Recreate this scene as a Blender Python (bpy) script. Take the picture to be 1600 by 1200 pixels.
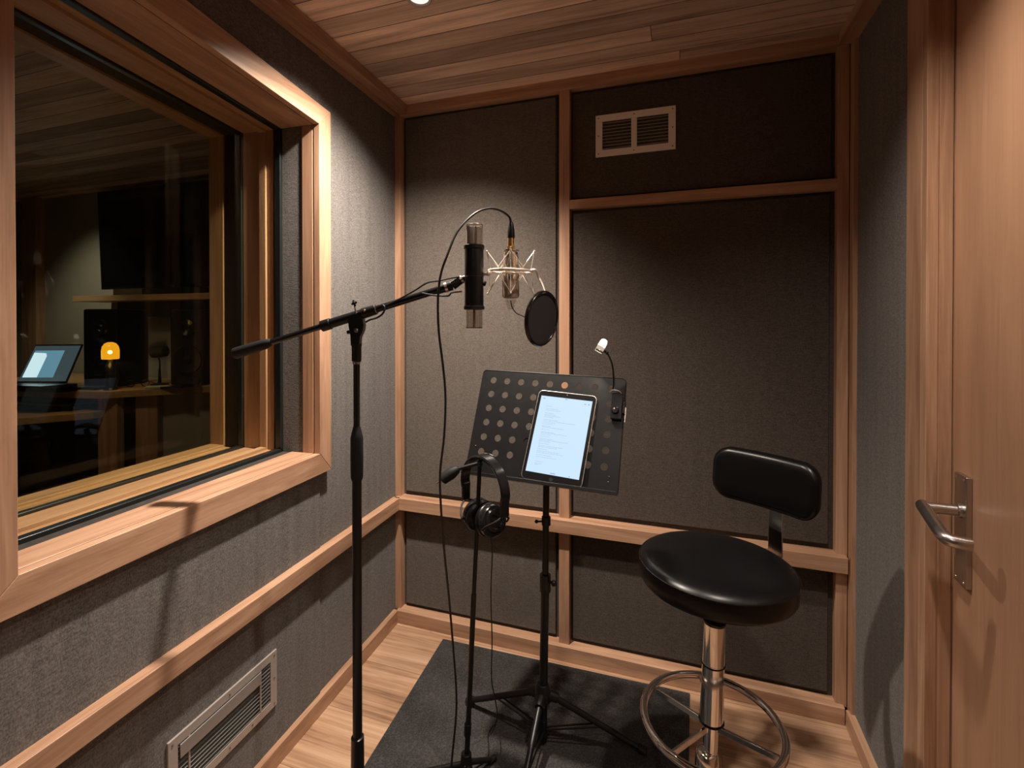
import bpy, math, random
from mathutils import Vector as V, Matrix
S = bpy.context.scene
for o in list(bpy.data.objects): bpy.data.objects.remove(o, do_unlink=True)
random.seed(7)
R = math.radians
PI = math.pi

# ------------------------------------------------------------------ camera
cd = bpy.data.cameras.new('camera'); cam = bpy.data.objects.new('camera', cd)
S.collection.objects.link(cam); S.camera = cam
cd.sensor_width = 36; cd.lens = 36*770/1600; cd.shift_y = -0.05764
cd.clip_start = 0.01; cd.clip_end = 60
cam.location = (0, 0, 1.37)
cam.rotation_euler = (R(90-0.43), 0, R(19.05))

# ------------------------------------------------------------------ world, exposure
w = bpy.data.worlds.new('world'); S.world = w; w.use_nodes = True
bg = w.node_tree.nodes['Background']; bg.inputs[0].default_value = (0.9, 0.8, 0.7, 1); bg.inputs[1].default_value = 0.004
S.view_settings.view_transform = 'Standard'; S.view_settings.look = 'None'
S.view_settings.gamma = 1; S.view_settings.use_curve_mapping = False
S.view_settings.exposure = 0.0

CEIL = 2.345
LIGHT = (1.0, 0.865, 0.745)

def light(name, kind, loc, power, color, parent=None, target=None, **kw):
    l = bpy.data.lights.new(name, kind); l.energy = power; l.color = color
    for k, v in kw.items(): setattr(l, k, v)
    o = bpy.data.objects.new(name, l); S.collection.objects.link(o)
    p = V(loc)
    if parent: o.parent = parent; p = p - V(parent.location)
    o.location = p
    if target is not None:
        o.rotation_euler = (V(target) - V(loc)).to_track_quat('-Z', 'Y').to_euler()
    return o

# downlights of the booth: x, y, power (their housings are built further down)
DOWN = [(-0.751, 1.318, 242, 122, (-1.17, 1.42)), (0.16, 1.00, 68, 120, (0.36, 0.92)), (-0.72, -0.05, 3, 112, (-0.7, 0.0)), (-0.2, -0.31, 34, 124, (-0.1, 0.0))]

# ------------------------------------------------------------------ materials
def newmat(name):
    m = bpy.data.materials.new(name); m.use_nodes = True
    nt = m.node_tree; b = nt.nodes['Principled BSDF']
    return m, nt, b
def plain(name, col, rough=0.5, metal=0.0, spec=0.5, coat=0.0, emit=None, estr=0.0):
    m, nt, b = newmat(name)
    b.inputs['Base Color'].default_value = (*col, 1); b.inputs['Roughness'].default_value = rough
    b.inputs['Metallic'].default_value = metal; b.inputs['Specular IOR Level'].default_value = spec
    b.inputs['Coat Weight'].default_value = coat
    # fine unevenness of the finish
    n = nt.nodes.new('ShaderNodeTexNoise'); n.inputs['Scale'].default_value = 60; n.inputs['Detail'].default_value = 3
    tc = nt.nodes.new('ShaderNodeTexCoord'); nt.links.new(tc.outputs['Object'], n.inputs['Vector'])
    mr = nt.nodes.new('ShaderNodeMapRange'); mr.inputs['To Min'].default_value = max(0, rough-0.05); mr.inputs['To Max'].default_value = min(1, rough+0.05)
    nt.links.new(n.outputs['Fac'], mr.inputs['Value']); nt.links.new(mr.outputs['Result'], b.inputs['Roughness'])
    if emit: b.inputs['Emission Color'].default_value = (*emit, 1); b.inputs['Emission Strength'].default_value = estr
    return m
def wood(name, axis, c1, c2, c3, rough=0.42, plank=None, scale=1.0, tr_=(0.72, 1.25), gcol=(0.03, 0.018, 0.01)):
    """grain runs along axis; plank=(axis index, width, joint axis index) splits into boards"""
    m, nt, b = newmat(name); N = nt.nodes; L = nt.links
    tc = N.new('ShaderNodeTexCoord'); geo = N.new('ShaderNodeObjectInfo')
    vec = tc.outputs['Object']
    off = N.new('ShaderNodeVectorMath'); off.operation = 'SCALE'
    cmb = N.new('ShaderNodeCombineXYZ')
    for i in range(3): L.new(geo.outputs['Random'], cmb.inputs[i])
    L.new(cmb.outputs[0], off.inputs[0]); off.inputs['Scale'].default_value = 13.0
    add = N.new('ShaderNodeVectorMath'); add.operation = 'ADD'; L.new(vec, add.inputs[0]); L.new(off.outputs[0], add.inputs[1])
    src = add.outputs[0]
    groove = None; tone = None
    if plank:
        ax, wd, ja, ln = plank
        sep = N.new('ShaderNodeSeparateXYZ'); L.new(vec, sep.inputs[0])
        dv = N.new('ShaderNodeMath'); dv.operation = 'DIVIDE'; L.new(sep.outputs[ax], dv.inputs[0]); dv.inputs[1].default_value = wd
        fl = N.new('ShaderNodeMath'); fl.operation = 'FLOOR'; L.new(dv.outputs[0], fl.inputs[0])
        fr = N.new('ShaderNodeMath'); fr.operation = 'FRACT'; L.new(dv.outputs[0], fr.inputs[0])
        wn = N.new('ShaderNodeTexWhiteNoise'); wn.noise_dimensions = '1D'; L.new(fl.outputs[0], wn.inputs['W'])
        jd = N.new('ShaderNodeMath'); jd.operation = 'MULTIPLY_ADD'; L.new(sep.outputs[ja], jd.inputs[0]); jd.inputs[1].default_value = 1/ln; L.new(wn.outputs['Value'], jd.inputs[2])
        jf = N.new('ShaderNodeMath'); jf.operation = 'FLOOR'; L.new(jd.outputs[0], jf.inputs[0])
        jr = N.new('ShaderNodeMath'); jr.operation = 'FRACT'; L.new(jd.outputs[0], jr.inputs[0])
        cb = N.new('ShaderNodeCombineXYZ'); L.new(fl.outputs[0], cb.inputs[0]); L.new(jf.outputs[0], cb.inputs[1])
        w2 = N.new('ShaderNodeTexWhiteNoise'); w2.noise_dimensions = '2D'; L.new(cb.outputs[0], w2.inputs['Vector'])
        tone = w2.outputs['Value']
        sc = N.new('ShaderNodeVectorMath'); sc.operation = 'SCALE'; L.new(w2.outputs['Color'], sc.inputs[0]); sc.inputs['Scale'].default_value = 20
        ad = N.new('ShaderNodeVectorMath'); ad.operation = 'ADD'; L.new(src, ad.inputs[0]); L.new(sc.outputs[0], ad.inputs[1]); src = ad.outputs[0]
        def edge(f, t):
            a = N.new('ShaderNodeMath'); a.operation = 'PINGPONG'; L.new(f, a.inputs[0]); a.inputs[1].default_value = 0.5
            c = N.new('ShaderNodeMath'); c.operation = 'LESS_THAN'; L.new(a.outputs[0], c.inputs[0]); c.inputs[1].default_value = t
            return c.outputs[0]
        mx = N.new('ShaderNodeMath'); mx.operation = 'MAXIMUM'
        L.new(edge(fr.outputs[0], 0.0018/wd), mx.inputs[0]); L.new(edge(jr.outputs[0], 0.0012/ln), mx.inputs[1]); groove = mx.outputs[0]
    mp = N.new('ShaderNodeMapping'); L.new(src, mp.inputs[0])
    s = [14*scale]*3; s[axis] = 0.9*scale; mp.inputs['Scale'].default_value = s
    n1 = N.new('ShaderNodeTexNoise'); n1.inputs['Scale'].default_value = 1.6; n1.inputs['Detail'].default_value = 8; n1.inputs['Roughness'].default_value = 0.62; n1.inputs['Distortion'].default_value = 0.9
    L.new(mp.outputs[0], n1.inputs['Vector'])
    mp2 = N.new('ShaderNodeMapping'); L.new(src, mp2.inputs[0]); s2 = [160*scale]*3; s2[axis] = 3.5*scale; mp2.inputs['Scale'].default_value = s2
    n2 = N.new('ShaderNodeTexNoise'); n2.inputs['Scale'].default_value = 1.5; n2.inputs['Detail'].default_value = 3; L.new(mp2.outputs[0], n2.inputs['Vector'])
    mix = N.new('ShaderNodeMix'); mix.data_type = 'FLOAT'; mix.inputs[0].default_value = 0.25
    L.new(n1.outputs['Fac'], mix.inputs[2]); L.new(n2.outputs['Fac'], mix.inputs[3])
    cr = N.new('ShaderNodeValToRGB'); L.new(mix.outputs[0], cr.inputs[0])
    e = cr.color_ramp.elements; e[0].position = 0.33; e[0].color = (*c1, 1); e[1].position = 0.66; e[1].color = (*c3, 1)
    k = cr.color_ramp.elements.new(0.5); k.color = (*c2, 1)
    col = cr.outputs[0]
    if tone is not None:
        hv = N.new('ShaderNodeHueSaturation'); L.new(col, hv.inputs['Color'])
        tr = N.new('ShaderNodeMapRange'); L.new(tone, tr.inputs['Value']); tr.inputs['To Min'].default_value = tr_[0]; tr.inputs['To Max'].default_value = tr_[1]
        L.new(tr.outputs[0], hv.inputs['Value'])
        gm = N.new('ShaderNodeMix'); gm.data_type = 'RGBA'; L.new(groove, gm.inputs[0]); L.new(hv.outputs[0], gm.inputs[6]); gm.inputs[7].default_value = (*gcol, 1)
        col = gm.outputs[2]
    L.new(col, b.inputs['Base Color']); b.inputs['Roughness'].default_value = rough
    bp = N.new('ShaderNodeBump'); bp.inputs['Strength'].default_value = 0.12; bp.inputs['Distance'].default_value = 0.002
    L.new(mix.outputs[0], bp.inputs['Height']); L.new(bp.outputs[0], b.inputs['Normal'])
    return m
def fabric(name, c1, c2, scale=1.0, streak=0.35):
    m, nt, b = newmat(name); N = nt.nodes; L = nt.links
    tc = N.new('ShaderNodeTexCoord')
    mp = N.new('ShaderNodeMapping'); L.new(tc.outputs['Object'], mp.inputs[0]); mp.inputs['Scale'].default_value = (320*scale, 320*scale, 190*scale)
    n1 = N.new('ShaderNodeTexNoise'); n1.inputs['Scale'].default_value = 1; n1.inputs['Detail'].default_value = 3; L.new(mp.outputs[0], n1.inputs['Vector'])
    mh = N.new('ShaderNodeMapping'); L.new(tc.outputs['Object'], mh.inputs[0]); mh.inputs['Scale'].default_value = (60*scale, 60*scale, 420*scale)
    n3 = N.new('ShaderNodeTexNoise'); n3.inputs['Scale'].default_value = 1; n3.inputs['Detail'].default_value = 2; L.new(mh.outputs[0], n3.inputs['Vector'])
    mv = N.new('ShaderNodeMapping'); L.new(tc.outputs['Object'], mv.inputs[0]); mv.inputs['Scale'].default_value = (38, 38, 1.6)
    n2 = N.new('ShaderNodeTexNoise'); n2.inputs['Scale'].default_value = 1; n2.inputs['Detail'].default_value = 4; L.new(mv.outputs[0], n2.inputs['Vector'])
    a = N.new('ShaderNodeMix'); a.data_type = 'FLOAT'; a.inputs[0].default_value = 0.4; L.new(n1.outputs['Fac'], a.inputs[2]); L.new(n3.outputs['Fac'], a.inputs[3])
    mx = N.new('ShaderNodeMix'); mx.data_type = 'FLOAT'; mx.inputs[0].default_value = streak; L.new(a.outputs[0], mx.inputs[2]); L.new(n2.outputs['Fac'], mx.inputs[3])
    cr = N.new('ShaderNodeValToRGB'); L.new(mx.outputs[0], cr.inputs[0]); e = cr.color_ramp.elements
    e[0].position = 0.38; e[0].color = (*c1, 1); e[1].position = 0.62; e[1].color = (*c2, 1)
    L.new(cr.outputs[0], b.inputs['Base Color']); b.inputs['Roughness'].default_value = 0.95; b.inputs['Specular IOR Level'].default_value = 0.1
    b.inputs['Sheen Weight'].default_value = 0.1
    bp = N.new('ShaderNodeBump'); bp.inputs['Strength'].default_value = 0.5; bp.inputs['Distance'].default_value = 0.0015
    L.new(a.outputs[0], bp.inputs['Height']); L.new(bp.outputs[0], b.inputs['Normal'])
    return m
def glassmat(name, tint, strength=1.0, rough=0.0, clear=None):
    m, nt, b = newmat(name); N = nt.nodes; L = nt.links; N.remove(b)
    out = [n for n in N if n.type == 'OUTPUT_MATERIAL'][0]
    t = N.new('ShaderNodeBsdfTransparent'); t.inputs[0].default_value = (*tint, 1)
    g = N.new('ShaderNodeBsdfGlossy'); g.inputs['Roughness'].default_value = rough
    f = N.new('ShaderNodeFresnel'); f.inputs[0].default_value = 1.5
    mu = N.new('ShaderNodeMath'); mu.operation = 'MULTIPLY'; L.new(f.outputs[0], mu.inputs[0]); mu.inputs[1].default_value = strength
    ge = N.new('ShaderNodeNewGeometry'); iv = N.new('ShaderNodeMath'); iv.operation = 'SUBTRACT'; iv.inputs[0].default_value = 1; L.new(ge.outputs['Backfacing'], iv.inputs[1])
    m3 = N.new('ShaderNodeMath'); m3.operation = 'MULTIPLY'; L.new(mu.outputs[0], m3.inputs[0]); L.new(iv.outputs[0], m3.inputs[1]); mu = m3
    mx = N.new('ShaderNodeMixShader'); L.new(mu.outputs[0], mx.inputs[0]); L.new(t.outputs[0], mx.inputs[1]); L.new(g.outputs[0], mx.inputs[2])
    L.new(mx.outputs[0], out.inputs['Surface'])
    return m

WC = ((0.28, 0.15, 0.088), (0.43, 0.25, 0.155), (0.55, 0.345, 0.225))
WX, WY, WZ = (wood('wood_'+'xyz'[i], i, *WC) for i in range(3))
CW = ((0.32, 0.22, 0.165), (0.62, 0.45, 0.345), (0.82, 0.63, 0.50))
CEILW = wood('ceiling_boards', 0, *CW, rough=0.5, plank=(1, 0.094, 0, 4.3), tr_=(0.6, 1.35), gcol=(0.10, 0.06, 0.04))
FLOORW = wood('floor_boards', 0, (0.17, 0.088, 0.048), (0.44, 0.265, 0.16), (0.60, 0.40, 0.265), rough=0.42, plank=(1, 0.24, 0, 1.6), scale=0.62, tr_=(0.90, 1.08), gcol=(0.26, 0.155, 0.095))
DOORW = wood('door_veneer', 2, (0.36, 0.20, 0.12), (0.42, 0.24, 0.145), (0.47, 0.275, 0.17), rough=0.36)
CTRLW = wood('desk_wood', 0, (0.35, 0.2, 0.1), (0.45, 0.27, 0.14), (0.55, 0.34, 0.19))
FAB = fabric('wall_fabric', (0.080, 0.074, 0.069), (0.19, 0.176, 0.165), streak=0.15)
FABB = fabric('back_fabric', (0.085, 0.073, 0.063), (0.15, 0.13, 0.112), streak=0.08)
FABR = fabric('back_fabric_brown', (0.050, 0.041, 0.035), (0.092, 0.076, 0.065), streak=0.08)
FABD = fabric('dark_backing', (0.03, 0.026, 0.023), (0.05, 0.043, 0.038), streak=0.1)
PLASTER = plain('grey_green_wall', (0.33, 0.31, 0.265), 0.9)
BLACK = plain('black_powder_coat', (0.007, 0.007, 0.0075), 0.36, spec=0.36)
SPKB = plain('speaker_black', (0.005, 0.005, 0.005), 0.4, spec=0.15)
BLACKG = plain('black_gloss', (0.008, 0.008, 0.009), 0.18)
RUBBER = plain('black_rubber', (0.008, 0.008, 0.008), 0.6, spec=0.3)
CABLE = plain('black_cable', (0.01, 0.01, 0.01), 0.35)
LEATHER = plain('black_vinyl', (0.003, 0.003, 0.0035), 0.32, spec=0.27)
CHROME = plain('chrome', (0.75, 0.72, 0.70), 0.09, 1.0)
STEEL = plain('brushed_steel', (0.50, 0.47, 0.46), 0.30, 1.0)
ALU = plain('vent_metal', (0.42, 0.38, 0.35), 0.45, 0.35)
ALUW = plain('vent_white', (0.80, 0.74, 0.69), 0.45, 0.0)
ALUG = plain('vent_slat_grey', (0.32, 0.30, 0.28), 0.5, 0.0)
ALUD = plain('vent_metal_dark', (0.10, 0.10, 0.095), 0.5, 0.3)
NICKEL = plain('nickel', (0.78, 0.70, 0.62), 0.28, 1.0)
WIRE = plain('cream_wire', (0.70, 0.62, 0.54), 0.35, 0.3)
GOLD = plain('gold_contact', (0.8, 0.55, 0.25), 0.3, 1.0)
GASKET = plain('window_gasket', (0.01, 0.012, 0.012), 0.3)
SHADE = plain('opening_shade', (0.004, 0.004, 0.004), 0.9)  # flat black that stands in for the shade inside openings
GLASS = glassmat('window_glass', (0.94, 0.94, 0.88), 0.30)
ACRYL = glassmat('clear_acrylic', (0.84, 0.82, 0.80), 1.6, 0.05)
SCREW = plain('screw_metal', (0.25, 0.22, 0.2), 0.4, 0.8)
def emitter(name, col, s):
    m, nt, b = newmat(name); b.inputs['Base Color'].default_value = (0.02, 0.02, 0.02, 1); b.inputs['Roughness'].default_value = 0.2
    b.inputs['Emission Color'].default_value = (*col, 1); b.inputs['Emission Strength'].default_value = s
    return m

def rugmat():
    m, nt, b = newmat('rug_pile'); N = nt.nodes; L = nt.links
    tc = N.new('ShaderNodeTexCoord')
    vo = N.new('ShaderNodeTexVoronoi'); vo.inputs['Scale'].default_value = 170; L.new(tc.outputs['Object'], vo.inputs['Vector'])
    n = N.new('ShaderNodeTexNoise'); n.inputs['Scale'].default_value = 9; n.inputs['Detail'].default_value = 6; L.new(tc.outputs['Object'], n.inputs['Vector'])
    mx = N.new('ShaderNodeMix'); mx.data_type = 'FLOAT'; mx.inputs[0].default_value = 0.5; L.new(vo.outputs['Distance'], mx.inputs[2]); L.new(n.outputs['Fac'], mx.inputs[3])
    cr = N.new('ShaderNodeValToRGB'); L.new(mx.outputs[0], cr.inputs[0]); e = cr.color_ramp.elements
    e[0].position = 0.3; e[0].color = (0.012, 0.0112, 0.011, 1); e[1].position = 0.75; e[1].color = (0.052, 0.047, 0.045, 1)
    L.new(cr.outputs[0], b.inputs['Base Color']); b.inputs['Roughness'].default_value = 0.9
    bp = N.new('ShaderNodeBump'); bp.inputs['Strength'].default_value = 0.8; bp.inputs['Distance'].default_value = 0.003
    L.new(vo.outputs['Distance'], bp.inputs['Height']); L.new(bp.outputs[0], b.inputs['Normal'])
    return m
RUG = rugmat()

# ------------------------------------------------------------------ mesh builder
def frame(z, up=None):
    z = V(z).normalized(); a = V(up) if up is not None else (V((0, 0, 1)) if abs(z.z) < 0.95 else V((1, 0, 0)))
    x = a.cross(z).normalized(); y = z.cross(x)
    return x, y, z
class MB:
    def __init__(s): s.v = []; s.f = []
    def add(s, vs, fs):
        n = len(s.v); s.v += [V(p) for p in vs]; s.f += [tuple(i+n for i in f) for f in fs]; return s
    def box(s, lo, hi, T=None):
        x0, y0, z0 = lo; x1, y1, z1 = hi
        vs = [(x0,y0,z0),(x1,y0,z0),(x1,y1,z0),(x0,y1,z0),(x0,y0,z1),(x1,y0,z1),(x1,y1,z1),(x0,y1,z1)]
        if T: vs = [T(*p) for p in vs]
        return s.add(vs, [(0,3,2,1),(4,5,6,7),(0,1,5,4),(1,2,6,5),(2,3,7,6),(3,0,4,7)])
    def prism(s, poly, a, b, T):
        """poly: 2D points; T(u, v, w) -> world; extruded w from a to b"""
        n = len(poly); vs = [T(u, v, a) for u, v in poly] + [T(u, v, b) for u, v in poly]
        fs = [tuple(range(n))[::-1], tuple(range(n, 2*n))] + [(i, (i+1) % n, n+(i+1) % n, n+i) for i in range(n)]
        return s.add(vs, fs)
    def rings(s, rings, cap=(True, True), close=False):
        n = len(rings[0]); vs = [p for r in rings for p in r]; fs = []
        m = len(rings)
        for k in range(m if close else m-1):
            a = k*n; b = ((k+1) % m)*n
            for i in range(n): fs.append((a+i, a+(i+1) % n, b+(i+1) % n, b+i))
        if not close:
            if cap[0]: fs.append(tuple(range(n))[::-1])
            if cap[1]: fs.append(tuple(range((m-1)*n, m*n)))
        return s.add(vs, fs)
    def lathe(s, prof, o=(0,0,0), ax=(0,0,1), n=32, cap=(True, True)):
        """prof: (radius, height) pairs"""
        x, y, z = frame(ax); o = V(o)
        return s.rings([[o + z*h + (x*math.cos(2*PI*i/n) + y*math.sin(2*PI*i/n))*max(r, 1e-5) for i in range(n)] for r, h in prof], cap)
    def cyl(s, a, b, r, r2=None, n=20):
        a = V(a); b = V(b); L = (b-a).length
        return s.lathe([(r, 0), (r if r2 is None else r2, L)], a, b-a, n)
    def tube(s, pts, r, n=8, close=False, smooth=6):
        pts = [V(p) for p in pts]
        if smooth and len(pts) > 2: pts = catmull(pts, smooth, close)
        m = len(pts); rs = []
        nx = None
        for i, p in enumerate(pts):
            t = (pts[(i+1) % m] - pts[i-1]) if close else (pts[min(i+1, m-1)] - pts[max(i-1, 0)])
            t.normalize()
            if nx is None: nx = frame(t)[0]
            nx = (nx - t*nx.dot(t)).normalized(); ny = t.cross(nx)
            rr = r(i/(m-1)) if callable(r) else r
            rs.append([p + (nx*math.cos(2*PI*k/n) + ny*math.sin(2*PI*k/n))*rr for k in range(n)])
        return s.rings(rs, close=close)
    def torus(s, c, ax, R0, r, n=48, k=10, sq=None):
        x, y, z = frame(ax); c = V(c); rs = []
        for i in range(n):
            a = 2*PI*i/n; d = x*math.cos(a) + y*math.sin(a)
            rs.append([c + d*(R0 + r*math.cos(2*PI*j/k)) + z*((sq or r)*math.sin(2*PI*j/k)) for j in range(k)])
        return s.rings(rs, close=True)
    def sphere(s, c, r, n=16, sc=(1,1,1)):
        c = V(c); m = n//2; rs = []
        for j in range(1, m):
            t = PI*j/m
            rs.append([c + V((r*sc[0]*math.sin(t)*math.cos(2*PI*i/n), r*sc[1]*math.sin(t)*math.sin(2*PI*i/n), -r*sc[2]*math.cos(t))) for i in range(n)])
        k = len(s.v); s.rings(rs, (False, False)); 
        a = len(s.v); s.add([c - V((0,0,r*sc[2])), c + V((0,0,r*sc[2]))], [])
        e = k + (m-2)*n
        for i in range(n): s.f.append((a, k+(i+1) % n, k+i)); s.f.append((a+1, e+i, e+(i+1) % n))
        return s
    def build(s, name, mat, parent=None, bevel=0, smooth=35, label=None, kind=None, seg=2):
        me = bpy.data.meshes.new(name); off = V(parent_origin(parent))
        me.from_pydata([tuple(p - off) for p in s.v], [], s.f); me.validate(); me.update()
        import bmesh
        bm = bmesh.new(); bm.from_mesh(me); bmesh.ops.recalc_face_normals(bm, faces=bm.faces); bm.to_mesh(me); bm.free()
        me.materials.append(mat)
        if smooth:
            me.shade_smooth(); me.set_sharp_from_angle(angle=R(smooth))
        o = bpy.data.objects.new(name, me); S.collection.objects.link(o)
        if parent: o.parent = parent
        if bevel:
            b = o.modifiers.new('bevel', 'BEVEL'); b.width = bevel; b.segments = seg; b.limit_method = 'ANGLE'; b.angle_limit = R(35); b.harden_normals = True
        if label: o['label'] = label
        if kind: o['kind'] = kind
        return o
def parent_origin(p):
    o = V((0, 0, 0))
    while p is not None: o = o + V(p.location); p = p.parent
    return o
def catmull(pts, k, close=False):
    out = []; n = len(pts)
    rng = range(n) if close else range(n-1)
    for i in rng:
        p1 = pts[i]; p2 = pts[(i+1) % n]
        p0 = pts[i-1] if (close or i > 0) else p1*2-p2
        p3 = pts[(i+2) % n] if (close or i+2 < n) else p2*2-p1
        for j in range(k):
            t = j/k
            out.append(0.5*((2*p1) + (p2-p0)*t + (2*p0-5*p1+4*p2-p3)*t*t + (3*p1-p0-3*p2+p3)*t**3))
    if not close: out.append(pts[-1])
    return out
def thing(name, loc, label, cat, group=None):
    o = bpy.data.objects.new(name, None); S.collection.objects.link(o); o.location = loc; o.empty_display_size = 0.05
    o['label'] = label; o['category'] = cat
    if group: o['group'] = group
    return o
def tag(o, label, cat, group=None):
    o['label'] = label; o['category'] = cat
    if group: o['group'] = group
    return o
def struct(name, loc=(0,0,0)):
    o = bpy.data.objects.new(name, None); S.collection.objects.link(o); o.location = loc; o['kind'] = 'structure'; return o
def box(lo, hi): return MB().box(lo, hi)
def rrect(w_, h_, r, n=5):
    pts = []
    for cx, cy, a0 in ((w_/2-r, h_/2-r, 0), (-w_/2+r, h_/2-r, 90), (-w_/2+r, -h_/2+r, 180), (w_/2-r, -h_/2+r, 270)):
        for i in range(n+1): a = R(a0+90*i/n); pts.append((cx+r*math.cos(a), cy+r*math.sin(a)))
    return pts

# ================================================================== THE SETTING
box((-5.6, -1.2, -0.1), (0.9, 2.2, 0.0)).build('floor', FLOORW, kind='structure')
box((-5.6, -1.2, CEIL), (0.9, 2.7, CEIL+0.1)).build('ceiling', CEILW, kind='structure')

# back wall of the booth: dark backing, fabric panels in a wooden frame
YB = 1.955
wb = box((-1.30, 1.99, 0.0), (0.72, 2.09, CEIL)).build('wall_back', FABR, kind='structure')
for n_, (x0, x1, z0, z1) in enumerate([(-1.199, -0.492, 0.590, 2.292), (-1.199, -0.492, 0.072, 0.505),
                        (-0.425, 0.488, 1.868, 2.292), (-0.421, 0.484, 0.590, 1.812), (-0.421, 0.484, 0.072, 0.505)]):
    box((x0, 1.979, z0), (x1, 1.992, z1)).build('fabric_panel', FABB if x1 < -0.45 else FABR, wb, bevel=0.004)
tb = struct('trim_1')
for x0, x1, y in ((-1.222, -1.213, YB), (-0.473, -0.430, YB), (0.500, 0.5265, YB)):
    box((x0 if x0 > -1.2 else -1.262, y, 0.05), (x1 if x1 < 0.5 else 0.5345, 1.992, 2.31)).build('batten', WZ, tb, bevel=0.0015)
box((-0.430, YB+0.001, 1.822), (0.500, 1.992, 1.859)).build('cross_batten', WX, tb, bevel=0.0015)
box((-1.26, 1.948, 2.303), (0.53, 1.992, CEIL)).build('top_batten', WX, tb, bevel=0.0015)
box((-1.23, 1.928, 0.518), (0.530, 1.992, 0.572)).build('dado_rail', WX, tb, bevel=0.002)
box((-1.225, 1.935, 0.0), (0.525, 1.992, 0.058)).build('baseboard_back', WX, bevel=0.002, kind='structure')

# right wall
wr = box((0.555, 1.50, 0.0), (0.66, 2.0, CEIL)).build('wall_right', FABD, kind='structure')
box((0.548, 1.50, 0.055), (0.556, 1.93, CEIL-0.01)).build('fabric_panel', FAB, wr)
box((0.535, 1.915, 0.04), (0.556, 1.953, CEIL)).build('corner_batten', WZ, wr, bevel=0.0015)
box((0.526, 1.505, 0.0), (0.556, 1.935, 0.057)).build('baseboard_right', WY, bevel=0.002, kind='structure')
box((0.500, -1.0, CEIL-0.04), (0.556, 1.948, CEIL)).build('trim_2', WY, bevel=0.002, kind='structure')
# door set in the right wall
d1 = struct('door_1')
box((0.585, 0.30, 0.004), (0.628, 1.388, 2.12)).build('door_leaf', DOORW, d1, bevel=0.002)
box((0.534, 1.418, 0.0), (0.56, 1.502, CEIL-0.04)).build('casing', WZ, d1, bevel=0.0015)
box((0.534, 1.392, 0.0), (0.557, 1.418, CEIL-0.04)).build('casing', WZ, d1, bevel=0.0015)
box((0.555, 1.3935, 0.0), (0.70, 1.50, CEIL-0.04)).build('jamb', WZ, d1, bevel=0.0015)
box((0.56, 1.391, 0.0), (0.583, 1.394, CEIL-0.04)).build('jamb_strip', WZ, d1)
box((0.534, 0.20, 2.12), (0.66, 1.392, 2.20)).build('casing_head', WY, d1, bevel=0.002)
box((0.534, 0.20, 0.0), (0.66, 0.297, 2.12)).build('jamb', WZ, d1, bevel=0.002)
box((0.628, 0.20, 0.0), (0.70, 1.40, CEIL)).build('wall_right_outer', FABD, kind='structure')
box((0.555, 0.20, 2.20), (0.66, 1.50, CEIL)).build('wall_right_over_door', FAB, kind='structure')
box((0.55, -1.2, 0.0), (0.66, 0.20, CEIL)).build('wall_right_near', FAB, kind='structure')
box((-1.3, -1.3, 0.0), (0.9, -1.2, CEIL)).build('wall_front', FAB, kind='structure')

# left wall, a little out of square: A + D*s, depth into the wall along -NN
A = V((-1.235, 1.94, 0)); D = V((0.0583, -0.9983, 0)).normalized(); NN = V((0.9983, 0.0583, 0)).normalized()
def LW(s, z, d): p = A + D*s - NN*d; return V((p.x, p.y, z))
def lbox(s0, s1, z0, z1, d0, d1): return MB().box((s0, z0, d0), (s1, z1, d1), LW)
S0, S1, ZB = 0.552, 1.396, 0.912
def ztop(s): return 2.049 + 0.073*(s-0.556)
wl = struct('wall_left')
TW = 0.445
# the thick core round the opening
lbox(-0.1, S0-0.035, 0, CEIL, 0.02, TW).build('core', FABD, wl)
lbox(S1+0.035, 3.3, 0, CEIL, 0.02, TW).build('core', FABD, wl)
lbox(S0-0.035, S1+0.035, 0, ZB-0.035, 0.02, TW).build('core', FABD, wl)
MB().prism([(S0-0.035, ztop(S0)+0.035), (S1+0.035, ztop(S1)+0.035), (S1+0.035, CEIL), (S0-0.035, CEIL)], 0.02, TW, LW).build('core', FABD, wl)
SE = 0.526
lbox(-0.02, SE-0.001, 0.05, 0.53, 0.0045, 0.03).build('fabric_panel', FAB, wl, bevel=0.001)
lbox(SE, 3.2, 0.05, 0.53, 0.0, 0.03).build('fabric_panel', FAB, wl, bevel=0.001)
lbox(-0.02, SE-0.001, 0.56, CEIL-0.02, 0.0045, 0.021).build('fabric_panel', FAB, wl, bevel=0.001)
MB().prism([(SE, 0.56), (1.43, 0.56), (1.43, 0.88), (SE, 0.88)], 0.0, 0.021, LW).build('fabric_panel', FAB, wl)
lbox(1.431, 3.2, 0.56, CEIL-0.02, 0.0, 0.021).build('fabric_panel', FAB, wl)
MB().prism([(SE, ztop(SE)+0.03), (1.43, ztop(1.43)+0.03), (1.43, CEIL-0.02), (SE, CEIL-0.02)], 0.0, 0.021, LW).build('fabric_panel', FAB, wl)
lbox(0.0, 3.2, 0.518, 0.572, -0.030, 0.01).build('dado_rail', WY, wl, bevel=0.002)
lbox(0.0, 3.2, 0.0, 0.058, -0.018, 0.01).build('baseboard_left', WY, bevel=0.002, kind='structure')
lbox(-0.01, 3.2, CEIL-0.038, CEIL, -0.062, 0.01).build('trim_3', WY, bevel=0.002, kind='structure')
lbox(-0.01, 3.2, CEIL-0.046, CEIL-0.036, -0.020, 0.01).build('trim_4', WY, bevel=0.001, kind='structure')

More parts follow.
